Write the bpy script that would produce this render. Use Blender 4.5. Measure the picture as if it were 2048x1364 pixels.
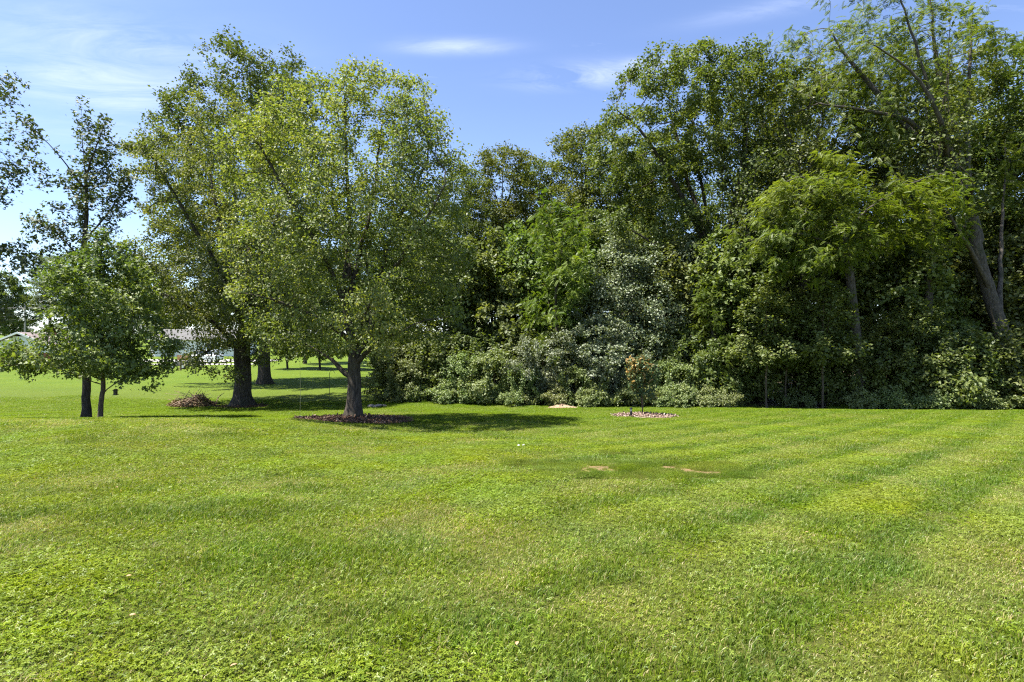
import bpy, math, time
import numpy as np
from mathutils import Vector, Matrix, Euler
T0 = time.time()
R = math.radians
scene = bpy.context.scene
for o in list(bpy.data.objects): bpy.data.objects.remove(o)
C = scene.collection

# ------------------------------------------------------------------ camera, sky, sun, exposure
EYE = 1.6
FPX = 1080.0                                  # focal length in pixels of a 2048 px wide frame
cam_d = bpy.data.cameras.new('camera'); cam = bpy.data.objects.new('camera', cam_d); C.objects.link(cam)
cam.location = (0, 0, EYE); cam.rotation_euler = (R(90), 0, 0)
cam_d.sensor_width = 36; cam_d.lens = FPX/2048*36; cam_d.clip_start = .05; cam_d.clip_end = 6000
scene.camera = cam
SUN_EL, SUN_AZ = R(65), math.atan2(-.95, -.24)  # azimuth measured from +Y (the view) towards +X
sun_dir = Vector((math.sin(SUN_AZ)*math.cos(SUN_EL), math.cos(SUN_AZ)*math.cos(SUN_EL), math.sin(SUN_EL)))
sd = bpy.data.lights.new('sun', 'SUN'); sd.energy = 5.0; sd.angle = R(.53); sd.color = (1, .955, .87)
sun = bpy.data.objects.new('sun', sd); C.objects.link(sun); sun.rotation_euler = sun_dir.to_track_quat('Z', 'Y').to_euler()
scene.view_settings.view_transform = 'Standard'; scene.view_settings.look = 'None'
scene.view_settings.exposure = 1.6; scene.view_settings.gamma = 1; scene.view_settings.use_curve_mapping = False
scene.render.engine = 'CYCLES'
cy = scene.cycles
cy.max_bounces = 4; cy.diffuse_bounces = 3; cy.glossy_bounces = 1; cy.transmission_bounces = 3; cy.transparent_max_bounces = 8
cy.sample_clamp_indirect = 6; cy.caustics_reflective = False; cy.caustics_refractive = False
cy.use_denoising = False; cy.use_adaptive_sampling = True; cy.adaptive_threshold = .012; cy.filter_width = 1.2

def N(nt, typ, loc=None, **kw):
    n = nt.nodes.new(typ)
    for k, v in kw.items():
        if k.startswith('i_'): n.inputs[k[2:].replace('_', ' ')].default_value = v
        else: setattr(n, k, v)
    return n
def L(nt, a, b): nt.links.new(a, b)
def mathn(nt, op, a, b=None, c=None, clamp=False):
    n = nt.nodes.new('ShaderNodeMath'); n.operation = op; n.use_clamp = clamp
    for i, v in enumerate((a, b, c)):
        if v is None: continue
        if isinstance(v, (int, float)): n.inputs[i].default_value = v
        else: nt.links.new(v, n.inputs[i])
    return n.outputs[0]
def mixc(nt, f, a, b, blend='MIX'):
    n = nt.nodes.new('ShaderNodeMix'); n.data_type = 'RGBA'; n.blend_type = blend
    for s, v in ((n.inputs[0], f), (n.inputs[6], a), (n.inputs[7], b)):
        if isinstance(v, (int, float)): s.default_value = v
        elif isinstance(v, tuple): s.default_value = v if len(v) == 4 else (*v, 1)
        else: nt.links.new(v, s)
    return n.outputs[2]
def ramp(nt, f, stops, interp='LINEAR'):
    n = nt.nodes.new('ShaderNodeValToRGB'); n.color_ramp.interpolation = interp
    el = n.color_ramp.elements
    while len(el) < len(stops): el.new(.5)
    for e, (p, c) in zip(el, stops):
        e.position = p; e.color = (c, c, c, 1) if isinstance(c, (int, float)) else (*c, 1)
    nt.links.new(f, n.inputs[0]); return n.outputs[0]
def noise(nt, vec, scale, detail=3, rough=.55, dist=0):
    n = nt.nodes.new('ShaderNodeTexNoise'); n.inputs['Scale'].default_value = scale
    n.inputs['Detail'].default_value = detail; n.inputs['Roughness'].default_value = rough; n.inputs['Distortion'].default_value = dist
    if vec is not None: nt.links.new(vec, n.inputs['Vector'])
    return n.outputs['Fac']

world = bpy.data.worlds.new('World'); scene.world = world; world.use_nodes = True
wt = world.node_tree; wt.nodes.clear()
sky = N(wt, 'ShaderNodeTexSky', sky_type='NISHITA', sun_disc=False)
sky.sun_elevation = SUN_EL; sky.sun_rotation = SUN_AZ; sky.air_density = 1.0; sky.dust_density = .6; sky.ozone_density = 2.6; sky.altitude = 200
tc = N(wt, 'ShaderNodeTexCoord'); sx = N(wt, 'ShaderNodeSeparateXYZ'); L(wt, tc.outputs['Generated'], sx.inputs[0])
zz = mathn(wt, 'MAXIMUM', sx.outputs[2], .04)
cu = mathn(wt, 'DIVIDE', sx.outputs[0], zz); cv = mathn(wt, 'DIVIDE', sx.outputs[1], zz)
cvec = N(wt, 'ShaderNodeCombineXYZ'); L(wt, cu, cvec.inputs[0]); L(wt, cv, cvec.inputs[1])
mp = N(wt, 'ShaderNodeMapping'); L(wt, cvec.outputs[0], mp.inputs[0]); mp.inputs['Rotation'].default_value = (0, 0, R(-24)); mp.inputs['Scale'].default_value = (.7, 2.0, 1)
cn = noise(wt, mp.outputs[0], 2.2, 10, .66, 1.1)
wisps = ramp(wt, cn, [(.60, 0), (.85, .25)])
total = wisps
for (u, v, ru, rv, a, rot) in [(-1.60, 2.10, .40, .30, .58, -8), (-1.30, 1.80, .40, .18, .42, 12), (-1.9, 2.6, .5, .3, .22, 0), (-.20, 1.835, .17, .045, .60, 0), (.30, 2.04, .24, .085, .85, -6), (.52, 1.95, .30, .06, .60, -16), (.78, 1.62, .22, .05, .30, -20)]:
    c, s = math.cos(R(rot)), math.sin(R(rot))
    du = mathn(wt, 'SUBTRACT', cu, u); dv = mathn(wt, 'SUBTRACT', cv, v)
    a1 = mathn(wt, 'DIVIDE', mathn(wt, 'ADD', mathn(wt, 'MULTIPLY', du, c), mathn(wt, 'MULTIPLY', dv, s)), ru)
    a2 = mathn(wt, 'DIVIDE', mathn(wt, 'SUBTRACT', mathn(wt, 'MULTIPLY', dv, c), mathn(wt, 'MULTIPLY', du, s)), rv)
    q = mathn(wt, 'ADD', mathn(wt, 'MULTIPLY', a1, a1), mathn(wt, 'MULTIPLY', a2, a2))
    g = mathn(wt, 'EXPONENT', mathn(wt, 'MULTIPLY', q, -1.0))
    g = mathn(wt, 'MULTIPLY', mathn(wt, 'MULTIPLY', g, a), ramp(wt, cn, [(.34, .0), (.66, 1)]))
    total = mathn(wt, 'MAXIMUM', total, g)
veil = mathn(wt, 'MULTIPLY', ramp(wt, sx.outputs[2], [(0, .75), (.12, .38), (.40, .06), (1, 0)]), 1.0)
skyhs = N(wt, 'ShaderNodeHueSaturation'); skyhs.inputs['Saturation'].default_value = 1.04; skyhs.inputs['Hue'].default_value = .510; L(wt, sky.outputs[0], skyhs.inputs['Color'])
bgcol = mixc(wt, mathn(wt, 'MULTIPLY', veil, .30), skyhs.outputs[0], (3.6, 4.8, 7.4))
bgcol = mixc(wt, total, bgcol, (4.3, 4.8, 6.2))
bg = N(wt, 'ShaderNodeBackground'); bg.inputs['Strength'].default_value = .088; L(wt, bgcol, bg.inputs['Color'])
wo = N(wt, 'ShaderNodeOutputWorld'); L(wt, bg.outputs[0], wo.inputs[0])

# ------------------------------------------------------------------ mesh and object helpers
def mesh_arrays(name, V, F, mats=(), attrs=None, smooth=False, fm=None):
    """V (n,3); F one (m,k) array or a list of such arrays."""
    me = bpy.data.meshes.new(name)
    V = np.asarray(V, np.float32)
    if not isinstance(F, (list, tuple)): F = [F]
    F = [np.asarray(f, np.int32) for f in F if len(f)]
    tot = np.concatenate([np.full(len(f), f.shape[1], np.int32) for f in F])
    loops = np.concatenate([f.ravel() for f in F])
    start = np.concatenate([[0], np.cumsum(tot)[:-1]]).astype(np.int32)
    me.vertices.add(len(V)); me.vertices.foreach_set('co', V.ravel())
    me.loops.add(len(loops)); me.loops.foreach_set('vertex_index', loops)
    me.polygons.add(len(tot)); me.polygons.foreach_set('loop_start', start); me.polygons.foreach_set('loop_total', tot)
    if smooth: me.polygons.foreach_set('use_smooth', np.ones(len(tot), bool))
    if fm is not None: me.polygons.foreach_set('material_index', np.asarray(fm, np.int32))
    for k, v in (attrs or {}).items():
        a = me.attributes.new(k, 'FLOAT', 'POINT'); a.data.foreach_set('value', np.asarray(v, np.float32))
    me.update(calc_edges=True)
    for m in mats: me.materials.append(m)
    return me
def link(name, data, parent=None, loc=(0, 0, 0), rot=(0, 0, 0)):
    o = bpy.data.objects.new(name, data); C.objects.link(o); o.location = loc; o.rotation_euler = rot
    if parent is not None: o.parent = parent
    return o
def tag(o, label=None, cat=None, group=None, kind=None):
    for k, v in (('label', label), ('category', cat), ('group', group), ('kind', kind)):
        if v: o[k] = v
    return o
def copy_tree(o, parent=None):
    c = o.copy(); C.objects.link(c); c.parent = parent
    for ch in o.children: copy_tree(ch, c)
    return c
class MB:
    """collects boxes, tubes and lathes into one mesh"""
    def __init__(s): s.v = []; s.f = {3: [], 4: []}; s.n = 0
    def add(s, V, faces):
        for f in faces: s.f.setdefault(len(f), []).append([i+s.n for i in f])
        s.v.extend(V); s.n += len(V); return s
    def box(s, x0, x1, y0, y1, z0, z1, M=None):
        V = [(x, y, z) for z in (z0, z1) for y in (y0, y1) for x in (x0, x1)]
        if M is not None: V = [tuple(M @ Vector(v)) for v in V]
        return s.add(V, [(0, 2, 3, 1), (4, 5, 7, 6), (0, 1, 5, 4), (2, 6, 7, 3), (0, 4, 6, 2), (1, 3, 7, 5)])
    def tube(s, pts, rad, k=8, cap=True):
        pts = [Vector(p) for p in pts]; rad = rad if isinstance(rad, (list, tuple)) else [rad]*len(pts)
        V = []
        for i, p in enumerate(pts):
            d = (pts[min(i+1, len(pts)-1)]-pts[max(i-1, 0)]).normalized()
            u = d.cross(Vector((.31, .9, .17))).normalized(); w = d.cross(u)
            V += [tuple(p+(u*math.cos(2*math.pi*j/k)+w*math.sin(2*math.pi*j/k))*rad[i]) for j in range(k)]
        fs = [(i*k+j, i*k+(j+1) % k, (i+1)*k+(j+1) % k, (i+1)*k+j) for i in range(len(pts)-1) for j in range(k)]
        if cap: fs += [tuple(range(k-1, -1, -1)), tuple(range((len(pts)-1)*k, len(pts)*k))]
        return s.add(V, fs)
    def lathe(s, prof, k=16, M=None):
        V = [(r*math.cos(2*math.pi*j/k), r*math.sin(2*math.pi*j/k), z) for r, z in prof for j in range(k)]
        if M is not None: V = [tuple(M @ Vector(v)) for v in V]
        fs = [(i*k+j, i*k+(j+1) % k, (i+1)*k+(j+1) % k, (i+1)*k+j) for i in range(len(prof)-1) for j in range(k)]
        fs += [tuple(range(k-1, -1, -1)), tuple(range((len(prof)-1)*k, len(prof)*k))]
        return s.add(V, fs)
    def prism(s, poly, y0, y1):
        n = len(poly); V = [(x, y0, z) for x, z in poly]+[(x, y1, z) for x, z in poly]
        return s.add(V, [tuple(range(n)), tuple(range(2*n-1, n-1, -1))]+[(i, i+n, (i+1) % n+n, (i+1) % n) for i in range(n)])
    def build(s, name, mat, parent=None, loc=(0, 0, 0), rot=(0, 0, 0), smooth=False):
        me = bpy.data.meshes.new(name); me.from_pydata(s.v, [], [f for k in s.f for f in s.f[k]]); me.update()
        if smooth: me.polygons.foreach_set('use_smooth', [True]*len(me.polygons))
        me.materials.append(mat); return link(name, me, parent, loc, rot)
def empty(name, loc, rz=0): return link(name, None, None, loc, (0, 0, rz))

def vnoise(P, seed, scale, octs=1):
    """cheap smooth noise in about -1..1 from random sinusoids"""
    rng = np.random.default_rng(seed); P = np.asarray(P, float); out = 0; amp = 1; nrm = 0
    for o in range(octs):
        K = rng.normal(size=(7, P.shape[1]))*scale*(2**o); ph = rng.uniform(0, 6.283, 7)
        out = out+amp*np.sin(P @ K.T+ph).sum(1)/2.6; nrm += amp; amp *= .5
    return out/nrm

# ------------------------------------------------------------------ terrain
def sstep(a, b, x): t = np.clip((x-a)/(b-a), 0, 1); return t*t*(3-2*t)
GY = [-40, 0, 2, 6, 10, 14, 18, 21.6, 24, 27, 30, 34, 40, 50, 60, 70, 80, 100, 150, 260, 600, 4000]
GZ = [.25, .02, 0, -.27, -.57, -.88, -1.17, -1.42, -1.58, -1.74, -1.72, -1.66, -1.58, -1.46, -1.36, -1.06, -.68, 0, 2.2, 5, 9, 20]
fy = np.linspace(-40, 120, 1601); fz = np.interp(fy, GY, GZ); ker = np.hanning(31); ker /= ker.sum(); fz = np.convolve(np.pad(fz, 15, mode='edge'), ker, 'valid')
def ground(x, y):
    x = np.asarray(x, float); y = np.asarray(y, float); x, y = np.broadcast_arrays(x, y)
    z = np.where(y < 115, np.interp(y, fy, fz), np.interp(y, GY, GZ))
    z = z+.42*np.exp(-((y-13.6)/4.2)**2)*sstep(-2.5, -8.5, x)
    z = z+.10*np.exp(-((y-23.5)/2.2)**2)*sstep(8, 13, x)*(1-.6*sstep(22, 30, x))          # low crest along the wood edge
    z = z-.16*np.exp(-((y-28)/2.2)**2)*sstep(9, 14, x)
    z = z+.13*np.exp(-((x+5.35)/2.6)**2-((y-18.9)/2.4)**2)+.05*np.exp(-((x-5.25)/1.7)**2-((y-21.8)/1.3)**2)
    P = np.stack([x.ravel(), y.ravel()], 1)
    z = z+(vnoise(P, 5, .35)*.022+vnoise(P, 6, .9)*.009).reshape(x.shape)*sstep(-1, 3, y)
    return z
def G(x, y): return float(ground(x, y))
def X(px, d): return (px-1024)/FPX*d

# ------------------------------------------------------------------ materials
def new_mat(name):
    m = bpy.data.materials.new(name); m.use_nodes = True; nt = m.node_tree; nt.nodes.clear()
    out = N(nt, 'ShaderNodeOutputMaterial'); return m, nt, out
def principled(name, col, rough=.7, metal=0, var=None, vscale=6, bump=0, bscale=30, spec=.4):
    m, nt, out = new_mat(name); p = N(nt, 'ShaderNodeBsdfPrincipled'); p.inputs['Roughness'].default_value = rough; p.inputs['Metallic'].default_value = metal
    p.inputs['Specular IOR Level'].default_value = spec
    tcn = N(nt, 'ShaderNodeTexCoord')
    if var: L(nt, mixc(nt, ramp(nt, noise(nt, tcn.outputs['Object'], vscale, 5, .6), [(.35, 0), (.65, 1)]), col, var), p.inputs['Base Color'])
    else: p.inputs['Base Color'].default_value = (*col, 1)
    if bump:
        b = N(nt, 'ShaderNodeBump'); b.inputs['Strength'].default_value = bump; b.inputs['Distance'].default_value = .02
        L(nt, noise(nt, tcn.outputs['Object'], bscale, 4, .6), b.inputs['Height']); L(nt, b.outputs[0], p.inputs['Normal'])
    L(nt, p.outputs[0], out.inputs[0]); return m
def leaf_mat(name, stops, trans=.38, gloss=.07, grough=.48, hue=.012, tcol=(1.25, 1.25, .55)):
    m, nt, out = new_mat(name)
    at = N(nt, 'ShaderNodeAttribute', attribute_name='tint'); oi = N(nt, 'ShaderNodeObjectInfo')
    c = ramp(nt, at.outputs['Fac'], stops)
    hs = N(nt, 'ShaderNodeHueSaturation'); L(nt, c, hs.inputs['Color'])
    L(nt, mathn(nt, 'ADD', mathn(nt, 'MULTIPLY', mathn(nt, 'SUBTRACT', oi.outputs['Random'], .5), hue*2), .5), hs.inputs['Hue'])
    L(nt, mathn(nt, 'ADD', mathn(nt, 'MULTIPLY', oi.outputs['Random'], .3), .85), hs.inputs['Value'])
    col = hs.outputs[0]
    d = N(nt, 'ShaderNodeBsdfDiffuse'); L(nt, col, d.inputs[0])
    t = N(nt, 'ShaderNodeBsdfTranslucent'); L(nt, mixc(nt, 1.0, col, tcol, 'MULTIPLY'), t.inputs[0])
    mx = N(nt, 'ShaderNodeMixShader'); mx.inputs[0].default_value = trans; L(nt, d.outputs[0], mx.inputs[1]); L(nt, t.outputs[0], mx.inputs[2])
    g = N(nt, 'ShaderNodeBsdfGlossy'); g.inputs['Roughness'].default_value = max(.58, grough); g.inputs['Color'].default_value = (1, 1, 1, 1)
    lw = N(nt, 'ShaderNodeLayerWeight'); lw.inputs['Blend'].default_value = .35
    f = mathn(nt, 'ADD', mathn(nt, 'MULTIPLY', lw.outputs['Fresnel'], .03), gloss*.38, clamp=True)
    m2 = N(nt, 'ShaderNodeMixShader'); L(nt, f, m2.inputs[0]); L(nt, mx.outputs[0], m2.inputs[1]); L(nt, g.outputs[0], m2.inputs[2])
    L(nt, m2.outputs[0], out.inputs[0]); return m
def bark_mat(name, c0, c1, zs=.22, scale=16, bump=.9):
    m, nt, out = new_mat(name); tcn = N(nt, 'ShaderNodeTexCoord'); mp_ = N(nt, 'ShaderNodeMapping'); L(nt, tcn.outputs['Object'], mp_.inputs[0]); mp_.inputs['Scale'].default_value = (1, 1, zs)
    n1 = noise(nt, mp_.outputs[0], scale, 6, .65, .4); n2 = noise(nt, tcn.outputs['Object'], 1.3, 4, .6)
    c = mixc(nt, ramp(nt, n1, [(.34, 0), (.66, 1)]), c0, c1)
    c = mixc(nt, ramp(nt, n2, [(.5, 0), (.72, .55)]), c, (.040, .048, .022))
    p = N(nt, 'ShaderNodeBsdfPrincipled'); p.inputs['Roughness'].default_value = .9; p.inputs['Specular IOR Level'].default_value = .2; L(nt, c, p.inputs['Base Color'])
    b = N(nt, 'ShaderNodeBump'); b.inputs['Strength'].default_value = bump; b.inputs['Distance'].default_value = .05; L(nt, n1, b.inputs['Height']); L(nt, b.outputs[0], p.inputs['Normal'])
    L(nt, p.outputs[0], out.inputs[0]); return m
M = {}
M['maple'] = leaf_mat('maple_leaf', [(0, (.056, .085, .013)), (.35, (.106, .143, .024)), (.75, (.172, .205, .038)), (1, (.250, .255, .058))], .48, .08, hue=.006)
M['oak'] = leaf_mat('oak_leaf', [(0, (.040, .062, .012)), (.5, (.078, .110, .020)), (1, (.130, .155, .032))], .40, .06)
M['gum'] = leaf_mat('dark_leaf', [(0, (.030, .055, .013)), (.5, (.060, .092, .022)), (1, (.110, .135, .034))], .36, .10, .40)
M['small'] = leaf_mat('young_tree_leaf', [(0, (.052, .090, .014)), (.5, (.102, .155, .023)), (1, (.185, .230, .040))], .44, .10, .40)
M['wood'] = leaf_mat('woodland_leaf', [(0, (.046, .070, .012)), (.5, (.102, .136, .021)), (1, (.175, .200, .032))], .44, .05, hue=.02)
M['pinnate'] = leaf_mat('pinnate_leaf', [(0, (.075, .120, .012)), (.5, (.130, .180, .018)), (1, (.205, .245, .034))], .48, .02, hue=.01)
M['walnut'] = leaf_mat('walnut_leaf', [(0, (.050, .080, .012)), (.5, (.100, .135, .020)), (1, (.165, .190, .032))], .46, .02, hue=.004)
M['ash'] = leaf_mat('bright_leaf', [(0, (.065, .110, .012)), (.5, (.115, .165, .018)), (1, (.180, .220, .028))], .46, .02, hue=.01)
M['silver'] = leaf_mat('grey_green_leaf', [(0, (.085, .110, .048)), (.5, (.140, .170, .080)), (1, (.220, .240, .135))], .34, .12, .45)
M['shrub'] = leaf_mat('shrub_leaf', [(0, (.085, .125, .026)), (.5, (.160, .205, .055)), (1, (.250, .280, .110))], .40, .08, hue=.02)
M['under'] = leaf_mat('undergrowth_leaf', [(0, (.050, .080, .014)), (.5, (.108, .150, .026)), (1, (.190, .225, .050))], .42, .07, hue=.02)
M['magnolia'] = leaf_mat('magnolia_leaf', [(0, (.050, .095, .030)), (.38, (.090, .130, .034)), (.50, (.220, .150, .030)), (1, (.380, .200, .035))], .18, .08, .40, tcol=(1, 1, .8))
M['bark'] = bark_mat('bark_brown', (.022, .018, .014), (.095, .080, .064))
M['bark_grey'] = bark_mat('bark_grey', (.032, .028, .022), (.120, .105, .088), .3, 13)
M['bark_light'] = bark_mat('bark_tan', (.055, .042, .028), (.14, .112, .080), .25, 22, .5)

# ------------------------------------------------------------------ trees
LEAF = {}
LEAF['diamond'] = (np.array([(0, 0, 0), (.45, -.33, .09), (1, 0, -.06), (.45, .33, .09)]), np.array([(0, 1, 2), (0, 2, 3)]))
LEAF['lobed'] = (np.array([(0, 0, 0), (.22, -.50, .08), (.45, -.20, .02), (1, 0, -.10), (.45, .20, .02), (.22, .50, .08)]), np.array([(0, 1, 2), (0, 2, 3), (0, 3, 4), (0, 4, 5)]))
LEAF['oblong'] = (np.array([(0, 0, 0), (.3, -.19, .05), (.7, -.17, .02), (1, 0, -.10), (.7, .17, .02), (.3, .19, .05)]), np.array([(0, 1, 5), (1, 2, 5), (2, 4, 5), (2, 3, 4)]))
def _frond(pairs=6):
    V = []; F = []
    for i in range(pairs):
        t = .16+.80*i/(pairs-1); ln = .30*(1-.35*abs(i/(pairs-1)-.45)); zr = -.42*t*t
        for s in (-1, 1):
            n = len(V); a = np.array([t, 0, zr]); d = np.array([.50, s*.84, -.22])*ln; w = np.array([.5, -s*.3, 0])*ln*.52
            V += [a, a+d*.5-w, a+d, a+d*.5+w]; F += [(n, n+1, n+2), (n, n+2, n+3)]
    n = len(V); V += [(0, -.012, 0), (0, .012, 0), (1, 0, -.42)]; F += [(n, n+1, n+2)]
    n = len(V); V += [np.array([.93, 0, -.36]), np.array([1.05, -.05, -.46]), np.array([1.2, 0, -.58]), np.array([1.05, .05, -.46])]; F += [(n, n+1, n+2), (n, n+2, n+3)]
    return np.array(V), np.array(F)
LEAF['frond'] = _frond()

def unit(v): return v/np.maximum(np.linalg.norm(v, axis=-1, keepdims=True), 1e-9)
def leaves(P, Nn, Tn, S, kind, tint):
    V0, F0 = LEAF[kind]; Nn = unit(Nn); B = unit(np.cross(Nn, Tn)); Tn = np.cross(B, Nn); S = S[:, None, None]
    V = P[:, None]+S*(V0[None, :, 0:1]*Tn[:, None]+V0[None, :, 1:2]*B[:, None]+V0[None, :, 2:3]*Nn[:, None])
    k = len(V0); F = F0[None]+(np.arange(len(P))*k)[:, None, None]
    return V.reshape(-1, 3), F.reshape(-1, 3), np.repeat(tint, k)

def polyline(pts, step, rng, wob):
    pts = np.array([(p[0], p[1], p[2]) for p in pts], float)
    if len(pts) > 2:                                  # Catmull-Rom
        Q = []; E = np.vstack([2*pts[0]-pts[1], pts, 2*pts[-1]-pts[-2]])
        for i in range(1, len(E)-2):
            for t in np.linspace(0, 1, 8, endpoint=False):
                a, b, c, d = E[i-1:i+3]; Q.append(.5*(2*b+(c-a)*t+(2*a-5*b+4*c-d)*t*t+(3*b-a-3*c+d)*t**3))
        pts = np.vstack([Q, pts[-1]])
    ln = np.concatenate([[0], np.cumsum(np.linalg.norm(np.diff(pts, axis=0), axis=1))]); n = max(2, int(ln[-1]/step)+1)
    s = np.linspace(0, ln[-1], n); out = np.stack([np.interp(s, ln, pts[:, k]) for k in range(3)], 1)
    w = np.cumsum(rng.normal(0, wob*step, out.shape), 0); w -= np.linspace(0, 1, n)[:, None]*w[-1]*.5; w[0] = 0
    return out+w

def skeleton(trunk, limbs, att, step, kill, rng, up=.08, jit=.22, maxit=140, inertia=.35, wob=.06):
    cap = 30000; pos = np.zeros((cap, 3)); par = np.full(cap, -1); lid = np.zeros(cap, int); frac = np.full(cap, -1.); n = 0
    p = polyline(trunk, step, rng, wob*.6); pos[:len(p)] = p; par[1:len(p)] = np.arange(len(p)-1); n = len(p)
    for li, lb in enumerate(limbs):
        p = polyline(lb, step, rng, wob)
        j = int(np.argmin(((pos[:n]-p[0])**2).sum(1))); q = p[1:]
        pos[n:n+len(q)] = q; par[n] = j; par[n+1:n+len(q)] = np.arange(n, n+len(q)-1); lid[n:n+len(q)] = li+1; frac[n:n+len(q)] = np.linspace(0, 1, len(q)); n += len(q)
    last = np.zeros((cap, 3))
    d = np.linalg.norm(att[:, None]-pos[None, :n], axis=2); near = d.argmin(1); nd = d.min(1)
    att = att[nd > kill]; near, nd = near[nd > kill], nd[nd > kill]
    for it in range(maxit):
        if len(att) == 0 or n > cap-3000: break
        u, inv = np.unique(near, return_inverse=True); acc = np.zeros((len(u), 3)); np.add.at(acc, inv, unit(att-pos[near]))
        pd = np.where(par[u][:, None] >= 0, pos[u]-pos[np.maximum(par[u], 0)], 0); v = unit(acc)+inertia*unit(pd)+rng.normal(0, jit, acc.shape); v[:, 2] += up; v = unit(v)
        ok = (v*last[u]).sum(1) < .93
        if not ok.any():
            keep = ~np.isin(near, u[:max(1, len(u)//2)]); att, near, nd = att[keep], near[keep], nd[keep]; continue
        last[u] = v; u2, v2 = u[ok], v[ok]; m = len(u2)
        pos[n:n+m] = pos[u2]+v2*step; par[n:n+m] = u2; lid[n:n+m] = lid[u2]
        dn = np.linalg.norm(att[:, None]-pos[None, n:n+m], axis=2); j = dn.argmin(1); dm = dn[np.arange(len(att)), j]
        b = dm < nd; near = np.where(b, n+j, near); nd = np.where(b, dm, nd); n += m
        k = nd > kill; att, near, nd = att[k], near[k], nd[k]
    return pos[:n], par[:n], lid[:n], frac[:n]

def radii(par, r_tip, r_base, ex=2.3):
    n = len(par); acc = np.zeros(n); r = np.zeros(n); kids = np.zeros(n, int); main = np.full(n, -1); best = np.zeros(n)
    for i in range(n-1, -1, -1):
        r[i] = max(r_tip, acc[i]**(1/ex)); p = par[i]
        if p >= 0:
            acc[p] += r[i]**ex; kids[p] += 1
            if r[i] > best[p]: best[p] = r[i]; main[p] = i
    k = (math.log(r_base)-math.log(r_tip))/(math.log(max(r[0], r_tip*1.01))-math.log(r_tip))
    return r_tip*(r/r_tip)**k, main, kids

def tubes(pos, par, r, main, sel, flare=0, seed=0):
    """tubes for the edges parent -> node of the nodes in sel"""
    idx = np.nonzero(sel & (par >= 0))[0]; d = np.zeros_like(pos); d[1:] = unit(pos[1:]-pos[np.maximum(par[1:], 0)])
    ch = np.nonzero(par == 0)[0]; d[0] = d[ch[0]] if len(ch) else (0, 0, 1)
    sm = d.copy(); has = main >= 0; sm[has] = unit(d[has]+d[main[has]])
    VV, FF, off = [], [], 0; n = len(pos)
    for k, lo, hi in ((14, .10, 9), (7, .03, .10), (4, .012, .03), (3, 0, .012)):
        e = idx[(r[idx] >= lo) & (r[idx] < hi)]
        if not len(e): continue
        p = par[e]; cont = main[p] == e
        keys = np.concatenate([np.where(cont, p, n+e), e]); kp = np.concatenate([p, e])
        kr = np.concatenate([np.where(cont, r[p], np.minimum(r[p], r[e]*1.25)), r[e]]); kd = np.concatenate([np.where(cont[:, None], sm[p], d[e]), sm[e]])
        uq, first, inv = np.unique(keys, return_index=True, return_inverse=True)
        c, rr, dd = pos[kp[first]], kr[first], kd[first]
        if flare: h = np.maximum(c[:, 2], 0); rr = rr*(1+flare*np.exp(-h/.34))
        a = unit(np.cross(dd, np.array([.31, .92, .17]))); b = np.cross(dd, a); th = np.arange(k)*2*math.pi/k
        rad = rr[:, None]*np.ones((1, k))
        if k == 14:
            ring = np.stack([np.broadcast_to(np.cos(th), rad.shape), np.broadcast_to(np.sin(th), rad.shape), np.broadcast_to(c[:, 2:3]*.35, rad.shape)], 2)
            rad = rad*(1+.09*vnoise(ring.reshape(-1, 3), seed+3, 1.7, 2).reshape(rad.shape))
            if flare: rad = rad*(1+.55*flare*np.exp(-np.maximum(c[:, 2:3], 0)/.26)*np.sin(th*5+seed)[None])
        V = c[:, None]+rad[..., None]*(np.cos(th)[None, :, None]*a[:, None]+np.sin(th)[None, :, None]*b[:, None])
        s, t = inv[:len(e)], inv[len(e):]; j = np.arange(k); j2 = (j+1) % k
        F = np.stack([s[:, None]*k+j, s[:, None]*k+j2, t[:, None]*k+j2, t[:, None]*k+j], 2).reshape(-1, 4)
        VV.append(V.reshape(-1, 3)); FF.append(F+off); off += len(V)*k
    return (np.vstack(VV), np.vstack(FF)) if VV else (None, None)

def sample_env(env, n, rng, gate=.0, gs=1.0, seed=0, shell=.45):
    """points in a union of ellipsoids [(centre, radii)], thicker towards the outside, thinned by a noise field"""
    c = np.array([e[0] for e in env], float); r = np.array([e[1] for e in env], float); w = r.prod(1); w /= w.sum(); out = []; m = 0
    while m < n:
        k = rng.choice(len(env), n, p=w); q = unit(rng.normal(size=(n, 3)))*(rng.uniform(0, 1, (n, 1))**(1/3)); rad = np.linalg.norm(q, axis=1)
        keep = rng.uniform(0, 1, n) < np.clip(rad+shell-.35, .12, 1); P = c[k]+q*r[k]
        keep &= vnoise(P, seed+11, gs, 2) > gate-rng.uniform(0, .35, n); P = P[keep]; out.append(P); m += len(P)
    return np.vstack(out)[:n]

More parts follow.
